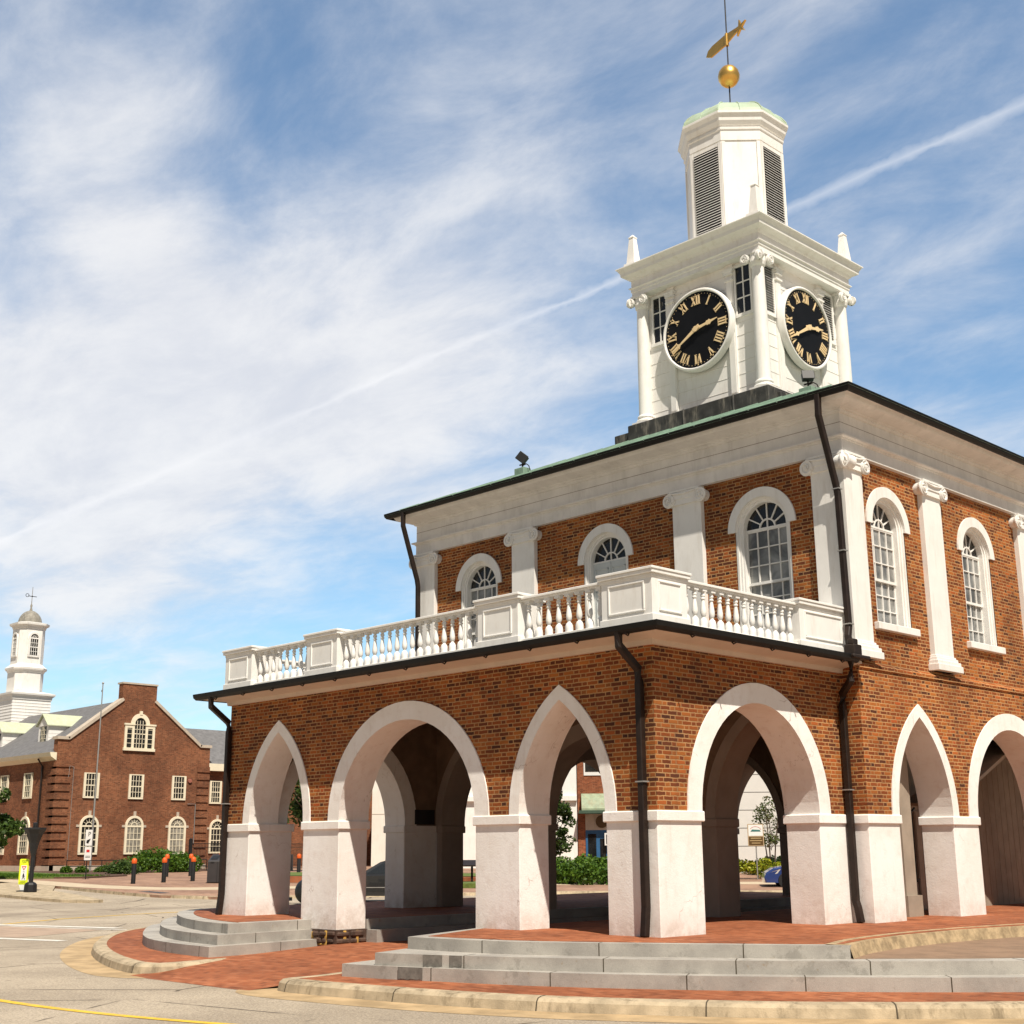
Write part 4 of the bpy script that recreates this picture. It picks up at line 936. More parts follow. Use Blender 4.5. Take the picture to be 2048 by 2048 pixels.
# corner columns
for sx_ in (-1, 1):
    for sy_ in (-1, 1):
        cx_, cy_ = TX + sx_ * 1.70, TY + sy_ * 1.70
        mb = MB(); mb.lathe([(.165, ZB + .26), (.16, ZB + .6), (.158, 12.5), (.138, ZT - .34)], (cx_, cy_, 0), 20)
        col = mb.build('column', M_white, MH, smooth=True)
        mb = MB(); mb.box(cx_ - .24, cx_ + .24, cy_ - .24, cy_ + .24, ZB - .02, ZB + .08); mb.lathe([(.22, ZB + .08), (.235, ZB + .11), (.22, ZB + .145), (.185, ZB + .16), (.185, ZB + .19), (.205, ZB + .21), (.2, ZB + .24), (.165, ZB + .27)], (cx_, cy_, 0), 20); mb.build('base', M_white, col, smooth=True)
        mb = MB(); mb.box(cx_ - .2, cx_ + .2, cy_ - .2, cy_ + .2, ZT - .07, ZT - .005); mb.lathe([(.14, ZT - .36), (.17, ZT - .33), (.19, ZT - .25), (.18, ZT - .07)], (cx_, cy_, 0), 16)
        for (ax, ay) in ((0, sy_), (sx_, 0)):
            for s in (-1, 1):
                if ax == 0: vc = (cx_ + s * .20, cy_ + ay * .20, ZT - .17); mb.lathe([(0, -.03), (.118, -.03), (.118, .03), (0, .03)], vc, 18, 'y')
                else: vc = (cx_ + ax * .20, cy_ + s * .20, ZT - .17); mb.lathe([(0, -.03), (.118, -.03), (.118, .03), (0, .03)], vc, 18, 'x')
                pts = []
                for i in range(25):
                    t = i / 24; r = .102 * (1 - .8 * t); a = pi / 2 + s * 3.4 * pi * t
                    pts.append((vc[0] + r * cos(a), vc[1] + ay * .036, vc[2] + r * sin(a)) if ax == 0 else (vc[0] + ax * .036, vc[1] + r * cos(a), vc[2] + r * sin(a)))
                mb.tube(pts, .012, 5)
        mb.build('capital', M_white, col)
mb = MB()
square_ring(mb, TX - 1.6, TX + 1.6, TY - 1.6, TY + 1.6, [(-.5, ZT - .01), (.27, ZT - .01), (.27, 14.36), (.29, 14.37), (.29, 14.44), (.33, 14.46), (.33, 14.48), (.28, 14.50), (.28, 14.66), (.31, 14.68), (.34, 14.72), (.46, 14.78), (.47, 14.86), (.52, 14.94), (.55, 14.96), (.55, 14.985), (-.3, 15.16), (-.9, 15.3)])
mb.build('cornice', M_white, MH)
for sx_ in (-1, 1):
    for sy_ in (-1, 1):
        cx_, cy_ = TX + sx_ * 1.83, TY + sy_ * 1.83; mb = MB(); mb.box(cx_ - .17, cx_ + .17, cy_ - .17, cy_ + .17, 14.96, 15.12)
        q = lambda w, z: [(cx_ - w, cy_ - w, z), (cx_ + w, cy_ - w, z), (cx_ + w, cy_ + w, z), (cx_ - w, cy_ + w, z)]
        mb.hexa(q(.125, 15.12), q(.065, 15.82)); mb.hexa(q(.08, 15.82), q(.08, 15.84)); mb.hexa(q(.075, 15.84), q(.008, 15.92)); mb.build('obelisk', M_white, MH)
# octagonal belfry
def octa(a, z): k = tan8 * a; return [(TX - k, TY - a, z), (TX + k, TY - a, z), (TX + a, TY - k, z), (TX + a, TY + k, z), (TX + k, TY + a, z), (TX - k, TY + a, z), (TX - a, TY + k, z), (TX - a, TY - k, z)]
tan8 = math.tan(pi / 8)
def octring(mb, prof):
    rows_ = [octa(a, z) for a, z in prof]
    for r1_, r2_ in zip(rows_[:-1], rows_[1:]):
        for k in range(8): mb.quad(r1_[k], r1_[(k + 1) % 8], r2_[(k + 1) % 8], r2_[k])
    return mb
mb = MB(); octring(mb, [(1.13, 15.0), (1.13, 17.86)]); bel = mb.build('belfry', M_white, MH)
mb = MB(); octring(mb, [(1.22, 15.1), (1.22, 15.42), (1.15, 15.46), (1.13, 15.47)]); mb.build('base', M_white, bel)
mb = MB(); octring(mb, [(1.12, 17.84), (1.155, 17.84), (1.155, 18.10), (1.18, 18.12), (1.185, 18.17), (1.16, 18.18), (1.16, 18.22), (1.19, 18.24), (1.24, 18.33), (1.25, 18.41), (1.29, 18.48), (1.31, 18.50), (1.31, 18.56), (1.1, 18.58)])
mb.build('cornice', M_white, bel)
mb = MB(); octring(mb, [(1.29, 18.56), (1.26, 18.66), (1.17, 18.80), (1.03, 18.93), (.86, 19.04), (.6, 19.13), (.3, 19.17), (.02, 19.18)])
for a, z in ((1.41, 18.62),): pass
prof = [(1.29, 18.575), (1.26, 18.672), (1.17, 18.812), (1.03, 18.942), (.86, 19.052), (.6, 19.142), (.3, 19.182), (.1, 19.19)]
for k in range(8): mb.tube([octa(a, z)[k] for a, z in prof], .015, 5)
for k in range(8):
    mb.tube([tuple((Vector(octa(a, z)[k]) + Vector(octa(a, z)[(k + 1) % 8])) / 2) for a, z in prof], .012, 5)
mb.build('dome', M_copperdome, MH)
for k in range(8):
    o8 = octa(1.13, 0); p, q = Vector(o8[k]), Vector(o8[(k + 1) % 8]); nrm = Vector(((p + q) / 2).to_tuple()) - Vector((TX, TY, 0)); nrm.normalize(); t_ = (q - p).normalized(); c_ = (p + q) / 2; L = (q - p).length
    F = lambda u, d, z: tuple(c_ + t_ * u - nrm * d + Vector((0, 0, z)))
    mb = MB()
    for s in (-1, 1): a, b_ = sorted((s * (L / 2 - .001), s * (L / 2 - .085))); fbox(mb, F, a, b_, -.03, .01, 15.45, 17.81)
    if k % 2 == 0:
        w = L / 2 - .10; fbox(mb, F, -w - .03, w + .03, -.05, .01, 15.5, 15.58); fbox(mb, F, -w, w, -.02, .01, 17.72, 17.81)
        lv = mb.build('louvre', M_white, MH); g1 = MB(); fbox(g1, F, -w, w, -.008, .005, 15.58, 17.72); g1.build('backing', M_glassdark, lv)
        g1 = MB(); nq = 31
        for q_ in range(nq):
            zq = 15.60 + 2.10 * (q_ + .5) / nq
            g1.hexa([F(-w, -.05, zq - .026), F(w, -.05, zq - .026), F(w, -.009, zq + .010), F(-w, -.009, zq + .010)], [F(-w, -.05, zq - .016), F(w, -.05, zq - .016), F(w, -.009, zq + .020), F(-w, -.009, zq + .020)])
        g1.build('slat', M_white, lv)
    else: mb.build('trim', M_white, bel)
mb = MB(); mb.tube([(TX, TY, 19.1), (TX, TY, 26.0)], .018, 8); vane = mb.build('spire_rod', M_black, MH)
mb = MB(); mb.lathe([(0.001, -.29), (.10, -.275), (.20, -.20), (.265, -.08), (.278, .02), (.25, .14), (.18, .24), (.09, .285), (.001, .295)], (TX, TY, 20.30), 28); mb.build('ball', M_gold, MH, smooth=True)
# weathervane: a comet-like plate with a star head
vd = Vector((.60, .80, 0)).normalized()
vd = Vector((.98, -.21, 0)).normalized()
def vp(u, z, d): return (TX + vd.x * u + vd.y * d, TY + vd.y * u - vd.x * d, z)
mb = MB()
out = [(-.86, 20.98), (-.66, 20.90), (-.10, 21.16), (.28, 21.36), (.36, 21.52), (.14, 21.52), (-.10, 21.46), (-.62, 21.28), (-.86, 20.98)][:-1]
out = [(-.80, 21.30), (-.62, 21.20), (-.05, 21.24), (.40, 21.38), (.48, 21.44), (.40, 21.50), (-.05, 21.54), (-.55, 21.50), (-.72, 21.44)]
n = len(out); mb.add([vp(u, z, -.02) for u, z in out] + [vp(u, z, .02) for u, z in out], [tuple(range(n)), tuple(range(n, 2 * n))[::-1]] + [(i, (i + 1) % n, n + (i + 1) % n, n + i) for i in range(n)])
st = []
for i in range(10):
    a = pi / 2 + .1 + i * pi / 5; r = .23 if i % 2 == 0 else .07; st.append((.52 + r * cos(a), 21.44 + r * sin(a)))
mb.add([vp(u, z, -.03) for u, z in st] + [vp(u, z, .03) for u, z in st], [tuple(range(10)), tuple(range(10, 20))[::-1]] + [(i, (i + 1) % 10, 10 + (i + 1) % 10, 10 + i) for i in range(10)])
mb.tube([(TX, TY, 21.2), (TX, TY, 21.55)], .05, 10)
mb.build('weathervane', M_gold, MH)

# floodlights on the roof
def floodlight(loc, label, yaw, tilt):
    t = thing('floodlight', label, 'floodlight', loc, 0, 'floodlights on the market hall roof')
    x, y, z = loc
    mb = MB(); mb.box(x - .15, x + .15, y - .12, y + .12, z, z + .17); mb.build('base', M_copper, t, bevel=.01)
    mb = MB(); mb.tube([(x, y, z + .17), (x, y, z + .34)], .02, 6); mb.tube([(x - .09, y, z + .27), (x + .09, y, z + .27)], .018, 6); mb.tube([(x, y, z + .24), (x + .12, y, z + .26), (x + .2, y, z + .2), (x + .24, y, z + .08)], .012, 5); mb.build('bracket', M_pipe, t)
    h = MB(); h.box(-.11, .11, -.05, .07, -.09, .09); h.box(-.125, .125, -.07, -.05, -.105, .105)
    o = h.build('lamp_head', M_black, None, bevel=.01); o.parent = t; o.location = (0, 0, .42); o.rotation_euler = tilt
floodlight((-8.15, 5.5, 9.33), 'dark floodlight alone on the left slope of the green roof', 0, (0, radians(40), radians(30)))
floodlight((-1.30, 6.6, 9.72), 'dark floodlight below the right hand clock of the tower', 0, (radians(-20), 0, radians(45)))

# ================================================================== SURROUNDINGS
def far_polar(pts, R, dz, name, m, rim=None):
    """sheet between a boundary (polar about C0) and radius R, following the ground"""
    P2 = []
    for (x, y) in pts: P2.append((atan2(y - C0[1], x - C0[0]) % (2 * pi), hypot(x - C0[0], y - C0[1])))
    P2.sort(); angs = []
    a0, a1 = P2[0][0], P2[-1][0]; N = 220
    def rad_(a):
        for (p, r), (q, s) in zip(P2[:-1], P2[1:]):
            if p <= a <= q: return r + (s - r) * (a - p) / max(1e-9, q - p)
        return P2[-1][1]
    mb = MB(); fr = [0, .02, .05, .1, .2, .35, .6, 1.0]; rows_ = []
    for i in range(N + 1):
        a = a0 + (a1 - a0) * i / N; r0 = rad_(a); rr = R if callable(R) is False else R(a)
        rr = max(rr, r0 + .01)
        rows_.append([(C0[0] + (r0 + (rr - r0) * f_) * cos(a), C0[1] + (r0 + (rr - r0) * f_) * sin(a)) for f_ in fr])
    for i in range(N):
        for k in range(len(fr) - 1):
            q = (rows_[i][k], rows_[i + 1][k], rows_[i + 1][k + 1], rows_[i][k + 1]); mb.quad(*[(x, y, gz(x, y) + dz) for x, y in q])
        q = (rows_[i][0], rows_[i + 1][0]); mb.quad((*q[0], gz(*q[0]) - .02), (*q[1], gz(*q[1]) - .02), (*q[1], gz(*q[1]) + dz), (*q[0], gz(*q[0]) + dz))
    return struct(mb, name, m), rad_, (a0, a1)
bd = [(-120, 14.5), (-60, 12.6), (-41.3, 11.8), (-37.4, 11.84), (-34.7, 12.1), (-32.2, 13.4), (-31.2, 16), (-29.8, 19.5), (-26.2, 25.2), (-24.9, 26.6), (-21, 30.0), (-16, 33), (-8, 35), (0, 34.5), (10, 32)]
far_polar(bd, 300, .10, 'far_pavement', M_paverfar)
kb = smooth_poly(bd[1:], 1)
kb = [(x, y) for x, y in kb]
def rad_off(p, d): L = hypot(p[0] - C0[0], p[1] - C0[1]); return (C0[0] + (p[0] - C0[0]) * (L + d) / L, C0[1] + (p[1] - C0[1]) * (L + d) / L)
mb = MB()
for a, b_ in zip(kb[:-1], kb[1:]):
    a0, b0 = rad_off(a, -.03), rad_off(b_, -.03); a1, b1 = rad_off(a, .02), rad_off(b_, .02); a2, b2 = rad_off(a, .32), rad_off(b_, .32)
    mb.quad((*a0, gz(*a) - .02), (*b0, gz(*b_) - .02), (*b1, gz(*b_) + .112), (*a1, gz(*a) + .112)); mb.quad((*a1, gz(*a) + .112), (*b1, gz(*b_) + .112), (*b2, gz(*b_) + .116), (*a2, gz(*a) + .116))
struct(mb, 'far_kerb', M_curb)
mb = strip([(C0[0] + (x - C0[0]) * 1.22, C0[1] + (y - C0[1]) * 1.22) for x, y in kb[2:]], 1.9, .105); struct(mb, 'concrete_path', plain('pale_concrete', (.52, .42, .29), .9, .1, 1.5, .2, 60))
mb = strip([(-37.2, 12.9), (-35.6, 13.0)], .5, .108); struct(mb, 'storm_drain', M_grey)
# splitter island with the lamp
isl = [(-48, 13.6), (-46, 10.5), (-41.5, 8.3), (-38.3, 7.5), (-35.9, 7.6), (-33.9, 7.9), (-33.1, 8.5), (-33.2, 9.1), (-36.5, 9.8), (-39.5, 10.2), (-44, 12.5)]
mb = MB(); n = len(isl)
mb.add([(x, y, gz(x, y) - .05) for x, y in isl] + [(x, y, gz(x, y) + .10) for x, y in isl], [tuple(range(n, 2 * n))] + [(i, (i + 1) % n, n + (i + 1) % n, n + i) for i in range(n)])
struct(mb, 'traffic_island', M_curb)
mb = MB(); lawn = [(-76, 13), (-52.5, 13.6), (-51, 17.5), (-53.5, 21), (-60, 24.0), (-63, 30), (-66, 37), (-70, 44), (-74.5, 46), (-74.8, 26), (-76, 26)]
mb.prism(lawn, -.2, .045); struct(mb, 'lawn_ground', M_mulch)
mb = MB(); mb.prism([(-76, 12.9), (-52.3, 13.5), (-51.2, 17.3), (-52.6, 18.6), (-60, 20.6), (-70, 23), (-76, 24)], -.2, .07); struct(mb, 'lawn', M_soil)
def blades(area, n, h, m, name, zf):
    mb = MB(); random.seed(11)
    for _ in range(n):
        x, y = area(); z = zf(x, y); a = random.uniform(0, pi); w = .03; hh_ = h * random.uniform(.5, 1.2); l = random.uniform(-.03, .03)
        mb.add([(x - w * cos(a), y - w * sin(a), z), (x + w * cos(a), y + w * sin(a), z), (x + l, y + l, z + hh_)], [(0, 1, 2)])
    return tag(mb.build(name, m), 'short green grass growing in front of the dark red brick building', 'grass', kind='stuff')
blades(lambda: (random.uniform(-66, -51.5), random.uniform(13.6, 19)), 5000, .09, M_leafhedge, 'grass', lambda x, y: .06)
# raised lawn bank with brick edging seen through the left arch
mb = MB(); bank = [(-40.0, 21.2), (-36.6, 24.0), (-33.2, 27.6), (-34.8, 30.0), (-38.6, 27.0), (-42.6, 23.8)]
n = len(bank); mb.add([(x, y, gz(x, y) + .1) for x, y in bank] + [(x, y, gz(x, y) + .36) for x, y in bank], [tuple(range(n, 2 * n))] + [(i, (i + 1) % n, n + (i + 1) % n, n + i) for i in range(n)])
struct(mb, 'planting_bed', M_paver)
mb = MB(); b2 = [(C0[0] + (x - C0[0]) * 1.012, C0[1] + (y - C0[1]) * 1.012) for x, y in bank]; mb.add([(x, y, gz(x, y) + .385) for x, y in b2], [tuple(range(n))]); struct(mb, 'planting_bed_lawn', M_soil)

# --- foliage
def leafmesh(mb, centers, n, size, flat=1.):
    for _ in range(n):
        c, r, = random.choice(centers)
        while True:
            p = Vector((random.uniform(-1, 1), random.uniform(-1, 1), random.uniform(-1, 1)))
            if p.length <= 1: break
        p = p.normalized() * (p.length ** .45)
        q = Vector(c) + Vector((p.x * r[0], p.y * r[1], p.z * r[2]))
        a = Vector((random.gauss(0, 1), random.gauss(0, 1), random.gauss(0, .7))).normalized(); b_ = a.cross(Vector((random.gauss(0, 1), random.gauss(0, 1), random.gauss(0, 1)))).normalized()
        s = size * random.uniform(.6, 1.4)
        mb.add([q - a * s, q + b_ * s * .55, q + a * s, q - b_ * s * .55], [(0, 1, 2, 3)])
def tree(loc, h, w, label, m, n=5000, size=.11, trunk=.16, clear=.32, group=None, seed=1, nc=34, stems=1, name='street_tree'):
    random.seed(seed); t = thing(name, label, 'tree', loc, 0, group); x, y, z = loc
    cs = []; tb = MB()
    for s in range(stems):
        ang = 2 * pi * s / max(1, stems); bx, by = (x + .12 * cos(ang), y + .12 * sin(ang)) if stems > 1 else (x, y)
        topx, topy = (x + w * .25 * cos(ang), y + w * .25 * sin(ang)) if stems > 1 else (x, y)
        tb.tube([(bx, by, z - .05), (bx * .7 + topx * .3, by * .7 + topy * .3, z + h * clear), (topx, topy, z + h * .85)], trunk, 8, taper=trunk * .25)
    for k in range(nc):
        f_ = random.uniform(0, 1); zc = z + h * (clear + (1 - clear) * (.08 + .86 * f_)); rad_ = w / 2 * (1 - abs(f_ - .38) ** 1.5 * 1.25) * random.uniform(.25, .95); a = random.uniform(0, 2 * pi)
        c = (x + rad_ * cos(a), y + rad_ * sin(a), zc); rr = w * random.uniform(.09, .19); cs.append((c, (rr, rr, rr * .75)))
        if k % 2 == 0: tb.tube([(x, y, z + h * (clear * .8 + .35 * f_)), ((x + c[0]) / 2, (y + c[1]) / 2, (z + h * (clear + .3 * f_) + c[2]) / 2), c], trunk * .35, 5, taper=trunk * .08)
    tb.build('trunk', M_bark, t)
    mb = MB(); leafmesh(mb, cs, n, size); mb.build('crown', m, t)
    return t
def bush(loc, r, label, m, n=1500, size=.07, group=None, seed=1, name='shrub', rot=0., cat='shrub'):
    random.seed(seed); x, y, z = loc; mb = MB(); cs = []
    rx, ry, rz = r
    for k in range(40):
        a = random.uniform(0, 2 * pi); q = sqrt(random.random()); u, v = q * cos(a), q * sin(a); zt = rz * sqrt(max(0.05, 1 - .8 * q * q))
        px, py = u * rx * .85, v * ry * .85; X, Y = px * cos(rot) - py * sin(rot), px * sin(rot) + py * cos(rot)
        cs.append(((x + X, y + Y, z + zt * random.uniform(.30, .66)), (min(rx, 1.6) * .40, min(ry, 1.6) * .40, rz * .34)))
    leafmesh(mb, cs, n, size); o = mb.build(name, m, at=(0, 0, 0)); 
    me = o.data
    for v in me.vertices: v.co -= Vector(loc)
    o.location = loc; return tag(o, label, cat, group)
tree((-51.3, 11.9, .03), 4.8, 3.9, 'bushy green street tree at the left edge in front of the brick building', M_leaf, 7000, .12, .10, .27, seed=4)
tree((-56.5, 34.6, .03), 7.6, 5.2, 'dark leafy tree seen through the leftmost pointed arch', M_leafdark, 7000, .13, .14, .36, seed=8)
tree((-42.1, 26.6, .03), 6.4, 2.6, 'small tree whose branch tip shows through the wide round arch', M_leaf, 2500, .09, .06, .5, seed=12)
tree((-44.6, 44.0, .03), 4.5, 2.6, 'dark conifer like tree beside the white building seen through the middle pointed arch', M_leafdark, 4200, .10, .09, .18, seed=5)
tree((-27.2, 41.5, -.1), 4.0, 2.5, 'thin crape myrtle with several bare stems behind the brown sign', M_leafred, 1500, .065, .045, .36, seed=9, stems=5, nc=26)
bush((-57.8, 22.9, .03), (1.1, .9, .85), 'low green shrub at the front of the big bush by the railing', M_leaf, 2200, .07, seed=21)
bush((-62.6, 28.2, .03), (1.9, 2.8, 1.55), 'big rounded green bush under the arched windows', M_leafhedge, 7000, .09, seed=22, rot=.3, name='large_bush', cat='bush')
for i, (p, lb) in enumerate([((-65.1, 23.3, .03), 'small round clipped shrub nearest the corner of the brick building'), ((-64.4, 23.9, .03), 'second small clipped shrub from the building corner'), ((-65.4, 25.9, .03), 'wider low clipped shrub behind the sign post')]):
    bush(p, (.34 + .22 * (i == 2), .34 + .2 * (i == 2), .46), lb, M_leafhedge, 1500, .06, 'small clipped shrubs along the brick building', 30 + i)
bush((-30.9, 31.9, -.22), (2.1, 4.0, 1.28), 'wide spreading green juniper bush seen through the middle pointed arch', M_leafhedge, 11000, .085, seed=41, rot=.75, name='juniper_bush', cat='bush')
bush((-33.1, 31.1, -.2), (.45, .45, .7), 'small yellow green shrub left of the juniper bush', M_leafyellow, 700, .06, seed=42)
random.seed(43); mb = MB(); cs = []
for k in range(60): u = k / 59; cs.append(((-28.2 + 8.5 * u + random.uniform(-.15, .15), 36.2 + 8.5 * u * .75 + random.uniform(-.2, .2), -.12 + random.uniform(.2, .62)), (.3, .3, .26)))
leafmesh(mb, cs, 6500, .085); tag(mb.build('yellow_hedge', M_leafyellow), 'clipped yellow green hedge behind the blue car', 'hedge')
bush((-27.6, 42.2, -.08), (1.3, 1.3, 1.05), 'dark green bush left of the crape myrtle', M_leafdark, 2500, .08, 'dark bushes against the white siding wall', 44, 'dark_bush', cat='bush')
bush((-24.0, 44.3, -.08), (1.9, 1.6, 1.12), 'dark green bush right of the crape myrtle', M_leafdark, 3000, .08, 'dark bushes against the white siding wall', 45, 'dark_bush', cat='bush')

# --- the dark red brick building on the left
BX, BY = -74.76, 26.73
TH = thing('brick_town_hall', 'dark red brick building with gable end, dormers and white domed cupola', 'building', (BX, BY + 6, 0))
Wd = 11.9
def gable_pts(): return [(-.0, 8.62), (-.0, 8.85), (.30, 8.85), (1.03, 8.73 + .15), (4.57, 11.6), (4.57, 12.98), (7.24, 12.98), (7.24, 11.6), (10.9, 8.85), (Wd, 8.75)]
mb = MB(); pts = [(0, -.3), (0, 8.80), (.75, 8.80), (4.55, 11.72), (4.55, 12.92), (7.25, 12.92), (7.25, 11.72), (11.05, 8.72), (Wd, 8.72), (Wd, -.3)]
n = len(pts); mb.add([(BX, BY + u, z) for u, z in pts] + [(BX - .6, BY + u, z) for u, z in pts], [tuple(range(n)), tuple(range(n, 2 * n))[::-1]] + [(i, (i + 1) % n, n + (i + 1) % n, n + i) for i in range(n)])
mb.quad((BX, BY, -.3), (BX - 40, BY, -.3), (BX - 40, BY, 7.5), (BX, BY, 7.5)); mb.quad((BX - .6, BY + Wd, -.3), (BX - 40, BY + Wd, -.3), (BX - 40, BY + Wd, 7.5), (BX - .6, BY + Wd, 7.5))
mb.quad((BX - 5, BY + 11, -.3), (BX - 5, BY + 40, -.3), (BX - 5, BY + 40, 7.5), (BX - 5, BY + 11, 7.5))
mb.build('wall', M_brickfar, TH)
mb = MB()
def cop(p, q, w=.36, h=.2):
    (u0, z0), (u1, z1) = p, q; d = Vector((u1 - u0, z1 - z0)).normalized(); nn = (-d.y * h, d.x * h)
    mb.hexa([(BX + .10, BY + u0, z0), (BX + .10, BY + u1, z1), (BX - .7, BY + u1, z1), (BX - .7, BY + u0, z0)], [(BX + .10, BY + u0 + nn[0], z0 + nn[1]), (BX + .10, BY + u1 + nn[0], z1 + nn[1]), (BX - .7, BY + u1 + nn[0], z1 + nn[1]), (BX - .7, BY + u0 + nn[0], z0 + nn[1])])
cop((-.1, 8.75), (.80, 8.75)); cop((.80, 8.75), (4.7, 11.72)); mb.build('coping', M_stone, TH); mb = MB(); cop((7.1, 11.72), (11.05, 8.68)); cop((11.05, 8.68), (Wd + .1, 8.68)); mb.build('coping', M_stone, TH)
mb = MB(); mb.box(BX - .75, BX + .06, BY + 4.5, BY + 7.3, 12.90, 13.02); mb.build('chimney_cap', M_stone, TH)
# roof of the gabled block
mb = MB(); rz, rzE = 12.0, 7.95; yr = BY + 5.95
mb.quad((BX - .3, BY - .45, rzE - .3), (BX - 40, BY - .45, rzE - .3), (BX - 40, yr, rz), (BX - .3, yr, rz)); mb.quad((BX - .3, BY + Wd + .4, rzE - .3), (BX - .3, yr, rz), (BX - 40, yr, rz), (BX - 40, BY + Wd + .4, rzE - .3))
mb.quad((BX - 4.6, BY + 10, 7.9), (BX - 4.6, BY + 40, 7.9), (BX - 9.5, BY + 40, 11.0), (BX - 9.5, BY + 10, 11.0)); mb.build('roof', M_slate, TH)
mb = MB(); mb.hexa([(BX - .05, BY - .42, 7.58), (BX - 40, BY - .42, 7.58), (BX - 40, BY + .02, 7.3), (BX - .05, BY + .02, 7.3)], [(BX - .05, BY - .5, 7.85), (BX - 40, BY - .5, 7.85), (BX - 40, BY + .02, 7.85), (BX - .05, BY + .02, 7.85)])
mb.box(BX - 5.02, BX - 4.5, BY + 11.9, BY + 40, 7.35, 7.9); mb.build('eave', M_cream, TH)
mb = MB(); mb.box(BX - 40, BX + .05, BY - .05, BY + .3, -.3, .36); mb.box(BX - .3, BX + .05, BY, BY + Wd + .05, -.3, .36); mb.build('plinth', M_stone, TH)
for u0, u1 in ((-.03, 1.05), (Wd - 1.0, Wd + .03)):
    mb = MB()
    for k in range(13):
        z0 = .42 + k * .54
        mb.box(BX - .05, BX + .07, BY + u0, BY + u1, z0, z0 + .40)
        if u0 < 0: mb.box(BX - 1.0, BX + .068, BY - .07, BY + .05, z0, z0 + .40)
    mb.build('quoin', M_brickfar, TH)
mb = MB(); mb.tube([(BX - 1.9, BY - .45, 7.5), (BX - 1.9, BY - .1, 7.0), (BX - 1.9, BY - .1, .3)], .07, 6); mb.build('downpipe', M_pipe, TH)
mb = MB(); mb.tube([(BX + .06, BY + 1.25, 6.9), (BX + .06, BY + 1.25, .5)], .018, 4); mb.tube([(BX + .06, BY + 1.25, 6.9), (BX + .06, BY + .95, 7.0), (BX + .06, BY + .9, 6.2)], .018, 4); mb.build('conduit', M_steel, TH); mb = MB(); mb.tube([(BX + .06, BY + 10.2, 4.6), (BX + .06, BY + 10.85, 4.6), (BX + .06, BY + 10.85, 1.8)], .03, 4); mb.build('conduit', M_steel, TH)
mb = MB(); mb.lathe([(0, 0), (.15, .0), (.15, .1), (0, .1)], (BX, BY + 10.3, 6.25), 16, 'x'); mb.build('alarm_bell', plain('faded_red', (.36, .13, .09), .6), TH)
def far_window(w, h, arched, gm, fanned=True):
    """local: facing -y, origin at sill centre"""
    fr = MB(); F = FY(0); zs = h if not arched else h - w / 2
    if arched:
        ring(fr, F, jamb(round_curve(0, w / 2 - .13, zs, w / 2 - .13, 12), 0), jamb(round_curve(0, w / 2 + .03, zs, w / 2 + .03, 12), 0), -.09, .02); fr.box(-w / 2, w / 2, -.05, .02, zs - .09, zs + .02)
    else: fr.box(-w / 2 - .03, -w / 2 + .13, -.09, .02, 0, h); fr.box(w / 2 - .13, w / 2 + .03, -.09, .02, 0, h); fr.box(-w / 2, w / 2, -.05, .02, h - .07, h)
    fr.box(-w / 2 - .03, w / 2 + .03, -.09, .02, -.10, .02)
    g1 = MB(); gw_ = w / 2 - .10
    cv = jamb(round_curve(0, gw_, zs, gw_, 12), 0) if arched else [(-gw_, 0), (-gw_, h), (gw_, h), (gw_, 0)]
    g1.add([F(u, -.005, z) for u, z in cv], [tuple(range(len(cv)))])
    bars = MB(); zt_ = zs - .06 if arched else h - .07
    for k in (1, 2, 3): x = -gw_ + 2 * gw_ * k / 4; bars.box(x - .016, x + .016, -.03, -.005, 0, zt_)
    for k in (1, 2, 3): z = zt_ * k / 4; ww = .034 if k == 2 else .016; bars.box(-gw_, gw_, -.032, -.005, z - ww, z + ww)
    if arched:
        for k in (1, 2, 3, 4, 5):
            t = pi * k / 6; p = (-gw_ * .4 * cos(t), zs + gw_ * .4 * sin(t)); q = (-gw_ * cos(t), zs + gw_ * sin(t)); bars.tube([(p[0], -.02, p[1]), (q[0], -.02, q[1])], .016, 4)
        ring(bars, F, round_curve(0, gw_ * .36, zs, gw_ * .36, 10), round_curve(0, gw_ * .44, zs, gw_ * .44, 10), -.03, -.005)
    return fr, g1, bars
def place_far(loc, rot, spec, gm, parent, keystone=False, cache={}):
    key = (spec, gm.name)
    if key not in cache:
        fr, g1, bars = far_window(*spec, gm)
        cache[key] = (fr, g1, bars)
    fr, g1, bars = cache[key]
    if isinstance(fr, MB):
        a = fr.build('window', M_cream, None); b_ = g1.build('pane', gm, None); c_ = bars.build('glazing_bar', M_cream, None); cache[key] = (a.data, b_.data, c_.data)
    else:
        a = bpy.data.objects.new('window', fr); b_ = bpy.data.objects.new('pane', g1); c_ = bpy.data.objects.new('glazing_bar', bars)
        for o in (a, b_, c_): COL.objects.link(o)
    off = Vector((0, 0, 0)); p = parent
    while p is not None: off += p.location; p = p.parent
    a.parent = parent; a.location = Vector(loc) - off; a.rotation_euler = (0, 0, rot); b_.parent = a; c_.parent = a
    if keystone:
        w, h = spec[0], spec[1]; k_ = MB(); k_.box(-.10, .10, -.05, .02, h + .03, h + .33)
        for s in (-1, 1): x0_, x1_ = sorted((s * (w / 2 + .01), s * (w / 2 + .26))); k_.box(x0_, x1_, -.04, .02, h - w / 2 - .10, h - w / 2 + .06)
        o = k_.build('keystone', M_stone, None); o.parent = a
    return a
for i, u in enumerate((2.62, 6.02, 9.42)):
    place_far((BX + .005, BY + u, 4.95), pi / 2, (1.08, 1.62, False), M_glassfar, TH)
    place_far((BX + .005, BY + u + .05, 1.18), pi / 2, (1.34, 2.50, True), M_glassfar if i == 0 else M_curtain, TH, True)
